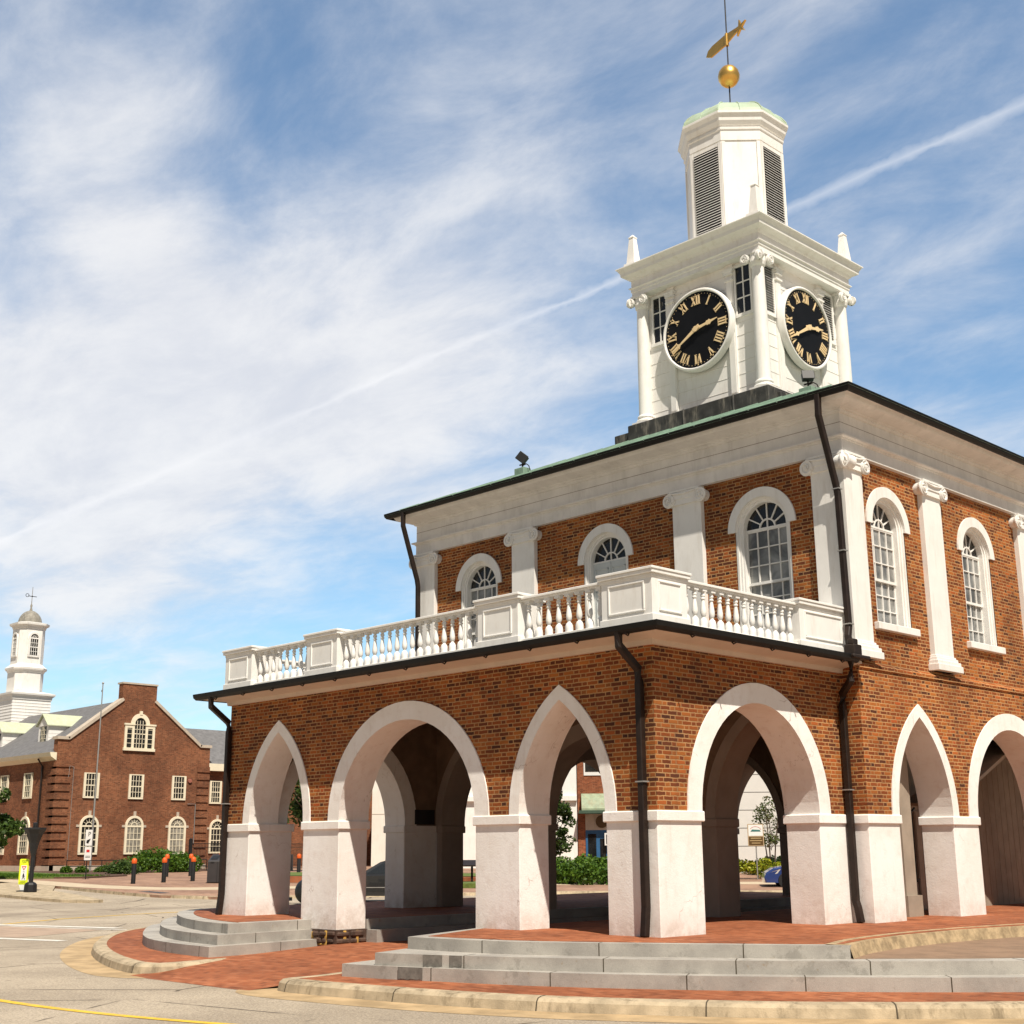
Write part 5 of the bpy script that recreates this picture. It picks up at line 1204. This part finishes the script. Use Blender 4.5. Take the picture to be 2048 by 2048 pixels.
place_far((BX - 4.995, BY + 15.6, 4.95), pi / 2, (1.0, 1.65, False), M_glassfar, TH); place_far((BX - 4.995, BY + 15.9, 1.2), pi / 2, (1.3, 2.45, True), M_glassfar, TH, True)
place_far((BX - 4.995, BY + 20.5, 4.95), pi / 2, (1.0, 1.65, False), M_glassfar, TH)
for xx in (4.05, 7.9, 12, 16): place_far((BX - xx, BY - .005, 4.98), 0, (1.25, 1.66, False), M_glassfar, TH); place_far((BX - xx, BY - .005, 1.2), 0, (1.5, 2.45, True), M_glassfar, TH, True)
# palladian window
mb = MB(); F = lambda u, d, z: (BX - d, BY + 6.05 + u, z)
ring(mb, F, round_curve(0, .44, 10.05, .50, 16), round_curve(0, .74, 10.05, .80, 16), -.10, .02)
for s in (-1, 1):
    for (a, b_) in ((.44, .62), (1.0, 1.18)): u0, u1 = sorted((s * a, s * b_)); fbox(mb, F, u0, u1, -.09, .02, 8.35, 10.05)
    u0, u1 = sorted((s * .42, s * 1.24)); fbox(mb, F, u0, u1, -.13, .02, 10.0, 10.12)
    fbox(mb, F, *sorted((s * .62, s * 1.0)), -.09, .02, 9.8, 10.0)
fbox(mb, F, -1.24, 1.24, -.14, .02, 8.2, 8.4); fbox(mb, F, -.10, .10, -.13, .02, 10.75, 11.02)
pw = mb.build('palladian_window', M_cream, TH)
mb = MB(); fbox(mb, F, -1.0, 1.0, -.02, .01, 8.4, 9.95); cv = round_curve(0, .45, 10.0, .52, 14); mb.add([F(u, -.015, z) for u, z in cv], [tuple(range(len(cv)))]); mb.build('pane', M_glassfar, pw)
mb = MB()
for k in (-1, 0, 1): fbox(mb, F, k * .22 - .016, k * .22 + .016, -.05, -.02, 8.4, 10.35)
for k in range(6): fbox(mb, F, -.44, .44, -.05, -.02, 8.4 + .33 * k - .016, 8.4 + .33 * k + (.045 if k == 3 else .016))
for s in (-1, 1):
    for k in range(5): fbox(mb, F, *sorted((s * .62, s * 1.0)), -.05, -.02, 8.4 + .33 * k - .016, 8.4 + .33 * k + .016)
mb.build('glazing_bar', M_cream, pw)
# dormers on the slope facing left of the gable
def dormer(xc):
    y = BY + 1.55; zf = 8.75
    d = thing  # part, not a thing
    mb = MB(); mb.box(xc - .80, xc + .80, y, y + 4.5, zf - .1, 10.15)
    mb.add([(xc - .86, y - .05, 10.1), (xc + .86, y - .05, 10.1), (xc, y - .05, 10.85)], [(0, 1, 2)])
    o = mb.build('dormer', M_white, TH)
    mb = MB(); mb.hexa([(xc - .98, y - .2, 10.08), (xc, y - .2, 10.93), (xc, y + 4.5, 10.93), (xc - .98, y + 4.5, 10.08)], [(xc - .98, y - .2, 10.14), (xc, y - .2, 10.99), (xc, y + 4.5, 10.99), (xc - .98, y + 4.5, 10.14)])
    mb.hexa([(xc + .98, y - .2, 10.08), (xc, y - .2, 10.93), (xc, y + 4.5, 10.93), (xc + .98, y + 4.5, 10.08)], [(xc + .98, y - .2, 10.14), (xc, y - .2, 10.99), (xc, y + 4.5, 10.99), (xc + .98, y + 4.5, 10.14)]); mb.build('dormer_roof', M_dormer, o)
    mb = MB()
    for k in range(4): mb.box(xc + .798, xc + .812, y, y + 4.4, zf + .2 + k * .3, zf + .22 + k * .3)
    mb.build('siding', M_wwood, o)
    mb = MB(); mb.box(xc - .44, xc + .44, y - .03, y, zf + .12, 10.05); p = mb.build('pane', M_glassfar, o)
    mb = MB()
    for k in (-1, 0, 1): mb.box(xc + k * .22 - .014, xc + k * .22 + .014, y - .05, y - .03, zf + .12, 10.05)
    for k in range(1, 4): mb.box(xc - .44, xc + .44, y - .05, y - .03, zf + .12 + k * .3, zf + .15 + k * .3)
    mb.build('glazing_bar', M_cream, o)
for xc in (BX - 5.7, BX - 13.4): dormer(xc)
# cupola
CX, CY = BX - 19.8, BY + 6.12
mb = MB(); mb.box(CX - 1.62, CX + 1.62, CY - 1.62, CY + 1.62, 11.0, 13.6)
for k in range(8): square_ring(mb, CX - 1.62, CX + 1.62, CY - 1.62, CY + 1.62, [(0, 11.6 + k * .25), (.02, 11.6 + k * .25), (.0, 11.72 + k * .25)])
square_ring(mb, CX - 1.62, CX + 1.62, CY - 1.62, CY + 1.62, [(0, 13.35), (.05, 13.36), (.08, 13.6), (.25, 13.75), (.27, 13.9), (-.5, 14.1)]); cup = mb.build('cupola', M_white, TH)
def oc(a, z): k = .60 * a; return [(CX - k, CY - a, z), (CX + k, CY - a, z), (CX + a, CY - k, z), (CX + a, CY + k, z), (CX + k, CY + a, z), (CX - k, CY + a, z), (CX - a, CY + k, z), (CX - a, CY - k, z)]
mb = MB(); pr = [(1.22, 13.9), (1.22, 15.65), (1.26, 15.7), (1.30, 15.8), (1.42, 15.9), (1.44, 16.05), (1.12, 16.35), (1.10, 16.4), (1.10, 19.3), (1.14, 19.35), (1.18, 19.5), (1.36, 19.62), (1.38, 19.78), (.9, 19.9)]
rw = [oc(a, z) for a, z in pr]
for a, b_ in zip(rw[:-1], rw[1:]):
    for k in range(8): mb.quad(a[k], a[(k + 1) % 8], b_[(k + 1) % 8], b_[k])
mb.build('lantern', M_white, cup)
mb = MB(); mb.lathe([(.98, 19.8), (.97, 19.95), (.90, 20.25), (.78, 20.5), (.60, 20.72), (.38, 20.88), (.12, 20.97), (.10, 21.1), (.06, 21.2), (.09, 21.4), (.03, 21.6), (.02, 23.0)], (CX, CY, 0), 24); mb.build('dome', plain('weathered_lead', (.28, .26, .22), .7, .3, 5, .1, 20, stain=(.08, .08, .07), stain_amt=.6), cup, smooth=True)
mb = MB(); mb.tube([(CX, CY - .35, 22.2), (CX, CY + .4, 22.2)], .03, 5)
for i in range(10): a = 2 * pi * i / 10; b_ = 2 * pi * (i + 1) / 10; mb.tube([(CX, CY - .42 + .14 * cos(a), 22.25 + .14 * sin(a)), (CX, CY - .42 + .14 * cos(b_), 22.25 + .14 * sin(b_))], .025, 4)
mb.lathe([(0, -.1), (.08, 0), (0, .1)], (CX, CY, 22.2), 8); mb.build('weathervane', M_black, cup)
for k in range(0, 8):
    a, b_ = Vector(oc(1.10, 0)[k]), Vector(oc(1.10, 0)[(k + 1) % 8]); c_ = (a + b_) / 2; n_ = (c_ - Vector((CX, CY, 0))).normalized(); off = TH.location
    sp = (.92, 1.95, True)
    if k % 2: continue
    fr, g1, bars = far_window(*sp, M_glassfar)
    o = fr.build('window', M_white, None); o.parent = cup; o.location = Vector((c_.x + n_.x * .005, c_.y + n_.y * .005, 17.05)) - off; o.rotation_euler = (0, 0, atan2(n_.y, n_.x) + pi / 2)
    q = g1.build('pane', M_glassfar, None); q.parent = o; q = bars.build('glazing_bar', M_white, None); q.parent = o

# --- railing and iron fence by the building
mb = MB()
P_ = [(-71.9, 26.6), (-68, 29.5), (-64.5, 32.5)]
for z in (.35, .72): mb.tube([(x, y, z) for x, y in P_], .03, 5)
for k in range(9):
    t = k / 8; i = 0 if t < .5 else 1; s = t * 2 - i; x = P_[i][0] + (P_[i + 1][0] - P_[i][0]) * s; y = P_[i][1] + (P_[i + 1][1] - P_[i][1]) * s; mb.tube([(x, y, 0), (x, y, .74)], .03, 5)
tag(mb.build('handrail', M_black), 'low black metal handrail behind the clipped shrubs', 'railing')
FN = thing('iron_fence', 'tall black iron picket fence beside the dark red brick building', 'fence', (-66.5, 32.6, 0))
pp = [(-66.4, 32.4), (-67.2, 36.4), (-69.6, 41.5), (-72, 46.5), (-74, 52)]
pk = MB(); rl = MB()
for a, b_ in zip(pp[:-1], pp[1:]):
    L = hypot(b_[0] - a[0], b_[1] - a[1]); m_ = int(L / .13)
    for k in range(m_): t = k / m_; pk.tube([(a[0] + (b_[0] - a[0]) * t, a[1] + (b_[1] - a[1]) * t, .0), (a[0] + (b_[0] - a[0]) * t, a[1] + (b_[1] - a[1]) * t, 1.78)], .011, 4)
    for z in (.25, 1.5, 1.74): rl.tube([(*a, z), (*b_, z)], .025, 4)
    mb = MB(); mb.box(a[0] - .09, a[0] + .09, a[1] - .09, a[1] + .09, 0, 1.98); mb.lathe([(.11, 0), (.12, .05), (0, .12)], (a[0], a[1], 1.98), 8); mb.build('post', M_black, FN)
pk.build('pickets', M_black, FN); rl.build('rail', M_black, FN)
mb = MB(); mb.box(-60.2, -59.5, 35.0, 35.7, 0, 1.02)
for k in range(6): mb.box(-59.52, -59.47, 35.03 + k * .11, 35.09 + k * .11, .05, .98); mb.box(-60.18 + k * .115, -60.12 + k * .115, 34.96, 35.02, .05, .98)
tag(mb.build('utility_box', M_steel), 'pale ribbed metal utility box beside an orange capped bollard', 'utility box')

# --- bollards
def bollard():
    t = thing('bollard', 'x', 'bollard', (0, 0, 0), 0, 'black bollards with orange caps')
    mb = MB(); mb.lathe([(.10, -.1), (.10, .86), (.095, .88)], n=14); mb.build('post', M_black, t, smooth=True)
    mb = MB(); mb.lathe([(.112, .86), (.118, .90), (.118, .98), (.09, 1.05), (.04, 1.085), (.001, 1.09)], n=14); mb.build('cap', M_orange, t, smooth=True); return t
b0 = bollard()
for i, (x, y, lb) in enumerate([(-42.82, 15.5, 'black bollard with orange cap, leftmost of the front row in front of the bush'), (-43.12, 17.17, 'black bollard with orange cap, middle of the front row'), (-43.44, 18.85, 'black bollard with orange cap left of the grey bin'),
                                (-50.66, 21.65, 'black bollard with orange cap right behind the middle front bollard'), (-51.05, 23.28, 'black bollard with orange cap half hidden behind the bollard by the grey bin'), (-51.3, 25.2, 'black bollard whose orange cap peeks over the grey bin'),
                                (-54.4, 31.66, 'black bollard beside the pale ribbed utility box'), (-45.53, 26.24, 'black bollard with orange cap nearest the second pier, seen through the left pointed arch')]):
    t = b0 if i == 0 else copy_tree(b0); t.location = (x, y, gz(x, y) + .1); t['label'] = lb
# --- litter bin
t = thing('litter_bin', 'charcoal double litter bin with slanted top by the left downpipe', 'bin', (-41.35, 18.95, gz(-41.35, 18.95) + .1), radians(40))
t.scale = (.62, 1, 1.12)
def lp(mb, name, m, t, **k): o = mb.build(name, m, None, **k); o.parent = t; return o
mb = MB(); mb.add([(-.75, -.35, 0), (.75, -.35, 0), (.75, .35, 0), (-.75, .35, 0), (-.75, -.35, .85), (.75, -.35, .85), (.75, .35, 1.12), (-.75, .35, 1.12)], [(3, 2, 1, 0), (4, 5, 6, 7), (0, 1, 5, 4), (1, 2, 6, 5), (2, 3, 7, 6), (3, 0, 4, 7)])
lp(mb, 'body', M_grey, t, bevel=.03)
mb = MB(); mb.box(-.012, .012, -.36, -.34, .02, .82); mb.box(-.5, -.25, -.37, -.345, .78, .82); mb.box(.15, .45, -.372, -.345, .55, .62); lp(mb, 'door_seam', M_black, t)
mb = MB(); mb.add([(-.6, -.2, .93), (-.1, -.2, .93), (-.1, .15, 1.065), (-.6, .15, 1.065)], [(0, 1, 2, 3)]); mb.add([(.1, -.2, .93), (.6, -.2, .93), (.6, .15, 1.065), (.1, .15, 1.065)], [(0, 1, 2, 3)]); lp(mb, 'opening', M_black, t)
# --- street lamp
lx, ly = -39.05, 9.07; z0 = gz(lx, ly) + .1
t = thing('street_lamp', 'black cast metal post with a wide funnel shaped head on the traffic island', 'lamp post', (lx, ly, z0))
mb = MB(); mb.lathe([(.26, 0), (.26, .05), (.25, .28), (.20, .34), (.12, .38)], (lx, ly, z0), 8); mb.build('base', M_black, t, bevel=.01)
mb = MB(); mb.lathe([(.085, .36), (.07, 1.6)], (lx, ly, z0), 12); mb.build('pole', M_black, t, smooth=True)
mb = MB(); mb.lathe([(.08, 1.35), (.13, 1.55), (.19, 1.85), (.32, 2.20), (.42, 2.36), (.42, 2.43), (.05, 2.44)], (lx, ly, z0), 6); mb.lathe([(.09, 2.43), (.09, 2.60), (.03, 2.63)], (lx, ly, z0), 10); mb.build('lamp_head', M_black, t)
# --- pedestrian sign
sx0, sy0 = -39.6, 9.0; z0 = gz(sx0, sy0) + .1
t = thing('pedestrian_sign', 'fluorescent yellow green yield to pedestrians panel sign on the traffic island', 'sign', (sx0, sy0, z0), radians(45) + .25)
def rrect(w, h, r, n=5):
    pts = []
    for cx_, cy_, a0 in ((w / 2 - r, h / 2 - r, 0), (-w / 2 + r, h / 2 - r, 90), (-w / 2 + r, -h / 2 + r, 180), (w / 2 - r, -h / 2 + r, 270)):
        for i in range(n + 1): a = radians(a0 + 90 * i / n); pts.append((cx_ + r * cos(a), cy_ + r * sin(a)))
    return pts
def plate(pts, y0, y1, zc, m, name, t):
    mb = MB(); n = len(pts); mb.add([(x, y0, z + zc) for x, z in pts] + [(x, y1, z + zc) for x, z in pts], [tuple(range(n)), tuple(range(n, 2 * n))[::-1]] + [(i, (i + 1) % n, n + (i + 1) % n, n + i) for i in range(n)]); return lp(mb, name, m, t)
plate(rrect(.34, .98, .05), -.02, .02, .74, M_sign, 'panel', t); plate(rrect(.22, .56, .01), -.026, -.021, .70, M_signw, 'message', t)
plate([(-.09, .09), (.09, .09), (0, -.07)], -.031, -.027, .86, M_red, 'yield_mark', t); plate([(-.045, .045), (.045, .045), (0, -.03)], -.034, -.031, .87, M_signw, 'yield_centre', t)
mb = MB(); mb.lathe([(.0, -.03), (.022, -.02), (.022, .01), (0, .02)], (.0, -.03, .66), 8)
mb.box(-.025, .025, -.032, -.027, .56, .64); mb.tube([(0, -.03, .57), (-.045, -.03, .46)], .012, 5); mb.tube([(0, -.03, .57), (.05, -.03, .46)], .012, 5); mb.tube([(0, -.03, .62), (.05, -.03, .56)], .008, 5); mb.tube([(0, -.03, .62), (-.045, -.03, .57)], .008, 5); lp(mb, 'pedestrian_symbol', M_black, t)
mb = MB(); mb.hexa([(-.05, -.02, .0), (.05, -.02, .0), (.05, .02, .0), (-.05, .02, .0)], [(-.15, -.02, .27), (.15, -.02, .27), (.15, .02, .27), (-.15, .02, .27)]); lp(mb, 'lower_panel', M_signw, t)
mb = MB(); mb.lathe([(.24, -.02), (.22, .03), (.05, .05)], n=12); lp(mb, 'base', M_black, t)
def text(t, s, size, loc, m, ext=.002):
    c = bpy.data.curves.new('lettering', 'FONT'); c.body = s; c.size = size; c.align_x = 'CENTER'; c.align_y = 'CENTER'; c.extrude = ext; c.space_line = .9
    o = bpy.data.objects.new('lettering', c); COL.objects.link(o); bpy.context.view_layer.update()
    me = bpy.data.meshes.new_from_object(o.evaluated_get(bpy.context.evaluated_depsgraph_get())); bpy.data.objects.remove(o)
    me.materials.clear(); me.materials.append(m); o = bpy.data.objects.new('lettering', me); COL.objects.link(o); o.parent = t; o.location = loc; o.rotation_euler = (pi / 2, 0, 0); return o
text(t, 'STATE\nLAW', .065, (0, -.024, 1.12), M_black); text(t, 'WITHIN\nCROSSWALK', .05, (0, -.024, .34), M_black); text(t, 'TO', .05, (0, -.03, .735), M_black)
# --- sign post with two plates
x, y = -49.32, 16.54; t = thing('sign_post', 'grey post with a white parking sign above a smaller white plate near the building', 'sign', (x, y, gz(x, y) + .1), radians(88))
mb = MB(); mb.tube([(0, 0, -.1), (0, 0, 2.28)], .03, 6); lp(mb, 'post', M_black, t)
plate(rrect(.34, .75, .03), -.05, -.03, 1.90, M_signw, 'upper_plate', t); plate(rrect(.34, .62, .03), -.05, -.03, 1.16, M_signw, 'lower_plate', t)
plate(rrect(.16, .12, .01), -.056, -.051, 1.28, M_red, 'red_mark', t); text(t, 'P', .3, (.02, -.053, 2.06), M_black)
mb = MB(); mb.hexa([(-.12, -.056, 1.66), (-.02, -.056, 1.62), (-.02, -.051, 1.62), (-.12, -.051, 1.66)], [(-.1, -.056, 1.78), (.1, -.056, 1.86), (.1, -.051, 1.86), (-.1, -.051, 1.78)]); mb.box(-.12, .12, -.056, -.051, .97, .99); mb.box(-.12, .12, -.056, -.051, 1.03, 1.05); lp(mb, 'printed_marks', M_black, t)
# --- flagpole
x, y = -71.4, 28.0; t = thing('flagpole', 'tall slim grey flagpole without a flag before the brick gable', 'flagpole', (x, y, .02))
mb = MB(); mb.tube([(x, y, 0), (x, y, 12.3)], .07, 10, taper=.035); mb.build('pole', M_steel, t); mb = MB(); mb.lathe([(0, -.08), (.07, -.04), (.08, 0), (.05, .06), (0, .08)], (x, y, 12.35), 12); mb.box(x - .12, x + .02, y - .03, y + .03, 11.75, 11.9); mb.build('truck', M_steel, t)

# --- black ball, dark kerb strip and cars
mb = MB(); bx_, by_ = -27.64, 13.97
prof = [(.001, -.45)] + [(.45 * sin(pi * i / 16), -.45 * cos(pi * i / 16)) for i in range(1, 16)] + [(.001, .45)]
mb.lathe(prof, (bx_, by_, gz(bx_, by_) + .44), 28); tag(mb.build('black_ball', M_black, smooth=True), 'big glossy black ball half hidden behind the second pier', 'ball bollard')
mb = MB(); mb.box(-29.6, -28.6, 13.7, 14.0, -.52, -.40); struct(mb, 'kerb_dark_strip', M_black)  # plain black block lying along the far kerb
def car(name, label, loc, rot, paint, glass, suv=False):
    t = thing(name, label, 'car', loc, rot)
    # local x forward, length 4.6
    Lh = 2.3; zb = .22
    low = [(-2.3, .30), (-2.25, .75), (-2.05, .98), (-1.5, 1.02), (1.05, .98), (1.9, .84), (2.2, .66), (2.3, .45), (2.25, .25), (-2.2, .22)]
    top = [(-1.95, .98), (-1.45, 1.36), (-.9, 1.47), (.05, 1.49), (.45, 1.40), (1.15, .97)]
    def loft(prof, secs):
        mb = MB(); n = len(prof); rows_ = []
        for (yy, sc, dz) in secs: rows_.append([(x * sc, yy, z + dz * (z > .6)) for x, z in prof])
        for a, b_ in zip(rows_[:-1], rows_[1:]):
            for k in range(n): mb.quad(a[k], a[(k + 1) % n], b_[(k + 1) % n], b_[k])
        mb.add(rows_[0], [tuple(range(n))[::-1]]); mb.add(rows_[-1], [tuple(range(n))]); return mb
    body = loft(low, [(-.90, .97, -.05), (-.86, 1, 0), (0, 1.01, .02), (.86, 1, 0), (.90, .97, -.05)])
    lp(body, 'body', paint, t, bevel=.03)
    cab = loft([(x, z) for x, z in top], [(-.80, .97, -.0), (-.62, .93, .0), (.62, .93, .0), (.80, .97, -.0)])
    mb = MB(); n = len(top)
    bot = [(x, .97) for x, z in top]
    rows_ = []
    for s in (-1, 1):
        rows_.append([(x * (.96 if z > 1.2 else 1.0), s * (.62 if z > 1.2 else .82), z) for x, z in top])
    mb.add(rows_[0] + rows_[1], [tuple(range(n)), tuple(range(n, 2 * n))[::-1]] + [(i, i + 1, n + i + 1, n + i) for i in range(n - 1)] + [(n - 1, 0, n, 2 * n - 1)])
    lp(mb, 'roof', paint, t, bevel=.02)
    for s in (-1, 1):
        for (x0_, x1_, a0, a1) in ((-1.62, -.62, -1.30, -.60), (-.54, .95, -.56, .36)):
            mb = MB(); q = [(x0_, s * .828, 1.01), (x1_, s * .828, 1.01), (a1, s * .650, 1.38), (a0, s * .650, 1.38)]
            mb.add(q, [(0, 1, 2, 3)]); lp(mb, 'side_window', glass, t)
        mb = MB(); mb.add([(1.95, s * .55, .70), (2.18, s * .78, .62), (1.98, s * .905, .66), (1.60, s * .90, .82)], [(0, 1, 2, 3)]); mb.add([(1.60, s * .908, .80), (2.05, s * .90, .66), (2.12, s * .87, .54), (1.75, s * .912, .62)], [(0, 1, 2, 3)]); lp(mb, 'headlight', M_lens, t)
        mb = MB(); mb.box(-1.9, 1.3, s * .905 - .004, s * .905 + .012, .52, .545); lp(mb, 'trim', M_steel, t)
        for wx in (-1.4, 1.4):
            mb = MB(); mb.lathe([(.2, -.11), (.31, -.11), (.33, -.08), (.33, .08), (.31, .11), (.2, .11)], (wx, s * .83, .33), 24, 'y'); w = lp(mb, 'wheel', M_tire, t, smooth=True)
            mb = MB(); mb.lathe([(.001, -.05), (.2, -.05), (.21, .09 * s), (.001, .06 * s)], (wx, s * .83, .33), 16, 'y'); lp(mb, 'rim', M_steel, w)
    mb = MB(); mb.add([(1.17, -.70, 1.0), (1.17, .70, 1.0), (.47, .55, 1.40), (.47, -.55, 1.40)], [(0, 1, 2, 3)]); lp(mb, 'windscreen', glass, t)
    return t
cx_, cy_ = -26.8, 17.2
t = car('black_car', 'black car parked side on behind the arcade, seen through the wide round arch', (cx_, cy_, gz(cx_, cy_)), radians(45 + 180), M_carblack, M_carglass)
mb = MB(); random.seed(2); mb.lathe([(.001, -.2), (.22, -.15), (.30, 0), (.2, .12), (.001, .16)], (.15, -.45, 1.15), 10); lp(mb, 'seat_cover', plain('bright_blue_cloth', (.01, .35, .75), .6), t)
t = car('blue_car', 'dark blue car whose nose shows beside the right hand pier', (-20.3, 34.9, gz(-20.3, 34.9)), radians(40 + 180), M_carblue, M_glassdark)

# --- interpretive panel
x, y = -31.2, 24.3; t = thing('information_panel', 'dark slanted information panel on two posts on the grass', 'information panel', (-33.2, 26.1, gz(-33, 26) + .1), radians(45))
mb = MB()
for s in (-.62, .62): mb.box(s - .05, s + .05, -.05, .05, -.1, .9)
lp(mb, 'post', M_pipe, t)
mb = MB(); mb.hexa([(-.85, -.38, .78), (.85, -.38, .78), (.85, .30, 1.0), (-.85, .30, 1.0)], [(-.85, -.38, .84), (.85, -.38, .84), (.85, .30, 1.06), (-.85, .30, 1.06)]); lp(mb, 'board', M_pipe, t)
mb = MB(); mb.prism([(-36.5, 25.4), (-33.0, 22.4), (-29.0, 26.0), (-32.6, 29.4)], -.4, -.17); struct(mb, 'verge_lawn', M_soil)
# --- brown sign at right
x, y = -25.3, 37.6; z0 = -.2; t = thing('brown_info_sign', 'small framed sign, white with a picture above brown, on a thin post', 'sign', (x, y, z0), radians(43))
mb = MB(); mb.tube([(0, 0, 0), (0, 0, 2.5)], .03, 6); lp(mb, 'post', M_steel, t)
plate(rrect(.74, 1.0, .04), -.06, -.03, 1.99, plain('tan_frame', (.45, .33, .2), .5), 'frame', t); plate(rrect(.66, .50, .01), -.066, -.061, 2.20, M_signw, 'picture_plate', t); plate(rrect(.66, .38, .01), -.066, -.061, 1.72, M_brown, 'text_plate', t)
mb = MB(); mb.hexa([(-.24, -.07, 2.14), (.24, -.07, 2.14), (.24, -.067, 2.14), (-.24, -.067, 2.14)], [(-.16, -.07, 2.24), (.2, -.07, 2.22), (.2, -.067, 2.22), (-.16, -.067, 2.24)]); lp(mb, 'picture', plain('teal_print', (.05, .16, .15), .5), t)
mb = MB()
for i in range(9): a = radians(150 - 15 * i); b_ = radians(150 - 15 * i - 12); mb.tube([(.27 * cos(a), -.068, 2.17 + .20 * sin(a)), (.27 * cos(b_), -.068, 2.17 + .20 * sin(b_))], .010, 4)
lp(mb, 'red_arc', M_red, t)
mb = MB()
for k, w in enumerate((.24, .28, .20)): mb.box(-w, w, -.070, -.067, 1.83 - k * .11, 1.86 - k * .11)
lp(mb, 'text_lines', plain('tan_print', (.55, .40, .2), .5), t)

# --- buildings behind the arches
def local_building(name, label, loc, deg): return thing(name, label, 'building', loc, radians(deg))
# white wall building (seen through the wide arch)
t = local_building('white_building', 'plain white plastered building seen through the wide round arch', (-72.1, 51.9, 0), 42)
mb = MB(); mb.box(0, 19, 0, 10, -.3, 9.4); o = lp(mb, 'wall', plain('bright_white_plaster', (.78, .74, .66), .8, .05, .8, .1, 20, stain=(.6, .54, .46), stain_amt=.35), t)
mb = MB(); mb.box(-.1, 19.1, -.1, 10.1, 9.4, 9.6); lp(mb, 'parapet', M_stone, t)
mb = MB(); mb.box(1.6, 2.5, -.45, -.05, 0.6, 2.4); lp(mb, 'meter_cabinet', M_grey, t)
mb = MB(); mb.box(0, 19, -.02, .01, 4.0, 4.03); lp(mb, 'joint', M_stone, t)
# white balconied building + brick shop through the middle pointed arch
t = local_building('balcony_building', 'white building with a black iron balcony left of the brick shop', (-50.7, 51.5, 0), 44)
mb = MB(); mb.box(-8, .8, 0, 8, -.3, 9.5); mb.box(-8, .8, -.25, .0, 4.4, 4.7); lp(mb, 'wall', M_white, t)
mb = MB()
for k in range(16): mb.tube([(-2.6 + k * .16, -1.0, 5.0), (-2.6 + k * .16, -1.0, 5.95)], .02, 4)
mb.box(-2.7, -.15, -1.05, -.95, 5.93, 6.0); mb.box(-2.7, -.15, -1.05, 0, 4.92, 5.0); mb.tube([(-.2, -1, 5.0), (-.2, -1, 6.0)], .03, 4); mb.tube([(-.2, -1, 5.95), (-.2, 0, 5.95)], .03, 4); lp(mb, 'balcony', M_black, t)
mb = MB(); mb.box(-2.2, -.9, -.03, .02, 5.0, 7.6); lp(mb, 'window', M_glassfar, t)
mb = MB(); mb.box(-3.2, -1.5, -.05, .02, .2, 2.9); lp(mb, 'shop_window', M_glassdark, t); text(t, 'OPEN', .4, (-2.0, -.07, 2.2), M_signw); 
t = local_building('brick_shop', 'red brick shop with green copper awning and blue shopfront', (-50.1, 52.1, 0), 44)
mb = MB(); mb.box(0, 9, -.1, 8, -.3, 9.5); lp(mb, 'wall', M_shopbrick, t)
mb = MB()
pa = [(-.1, 4.85), (-.3, 4.80), (-.7, 4.45), (-.95, 3.95), (-1.05, 3.85), (-1.05, 3.70), (-.1, 3.70)]
nn = len(pa); mb.add([(.25, y_, z_) for y_, z_ in pa] + [(7.0, y_, z_) for y_, z_ in pa], [tuple(range(nn)), tuple(range(nn, 2 * nn))[::-1]] + [(i, (i + 1) % nn, nn + (i + 1) % nn, nn + i) for i in range(nn)]); lp(mb, 'awning', M_awning, t)
mb = MB(); mb.box(.05, 7.2, -1.15, -.1, 3.52, 3.72); lp(mb, 'awning_trim', plain('dark_green_trim', (.05, .09, .06), .6), t)
mb = MB(); mb.box(.5, 6.6, -.18, -.1, 2.45, 3.5); lp(mb, 'fascia', M_stone, t)
mb = MB(); mb.lathe([(.001, -.2), (.42, -.2), (.42, -.24), (.001, -.24)], (1.6, 0, 3.0), 20, 'y')
for v in mb.v: pass
lp(mb, 'oval_sign', M_brown, t)
mb = MB(); mb.box(.5, 6.6, -.16, -.1, 0, 2.45); lp(mb, 'shopfront', M_blue, t)
mb = MB(); mb.box(.65, 1.2, -.18, -.15, .3, 2.2); mb.box(1.45, 1.85, -.18, -.15, .1, 1.9); mb.box(4.2, 6.2, -.18, -.15, .5, 2.2); lp(mb, 'shop_window', M_glassdark, t)
mb = MB(); mb.box(1.95, 2.4, -.2, -.15, 0, 2.0); lp(mb, 'shop_door', M_signw, t)
mb = MB(); mb.box(1.75, 2.55, -.5, -.12, 1.45, 2.25); ac = lp(mb, 'air_conditioner', M_signw, t); mb = MB(); mb.box(1.85, 2.45, -.52, -.5, 1.55, 2.15); lp(mb, 'grille', M_grey, ac)
for k, x0_ in enumerate((.45, 2.95)):
    mb = MB(); mb.box(x0_, x0_ + 2.2, -.15, -.05, 6.05, 8.1); w = lp(mb, 'window', M_signw, t); mb = MB(); mb.box(x0_ + .1, x0_ + .98, -.17, -.14, 6.3, 8.0); mb.box(x0_ + 1.22, x0_ + 2.1, -.17, -.14, 6.3, 8.0); lp(mb, 'pane', M_glassfar, w)
# white siding building at right
t = local_building('siding_house', 'tall white building with horizontal siding lines seen through the right hand arches', (-27, 47.0, 0), 43)
mb = MB(); mb.box(-7, 14, 0, 10, -.3, 11)
lp(mb, 'wall', M_stone2, t)
mb = MB()
for k in range(9): mb.box(-7, 14, -.012, .01, 1.3 + k * .92, 1.32 + k * .92)
lp(mb, 'siding_joint', M_grey, t)
mb = MB(); mb.box(-3.0, -1.2, -.06, .02, 4.9, 7.3); w = lp(mb, 'window', M_glassfar, t); mb = MB(); mb.box(-3.2, -1.0, -.18, .02, 4.68, 4.9); lp(mb, 'sill', M_signw, w)
mb = MB(); mb.box(-7.1, 14.1, -.15, 10.1, 11, 11.3); lp(mb, 'parapet', M_stone, t)
# a house end between the town hall and the white building
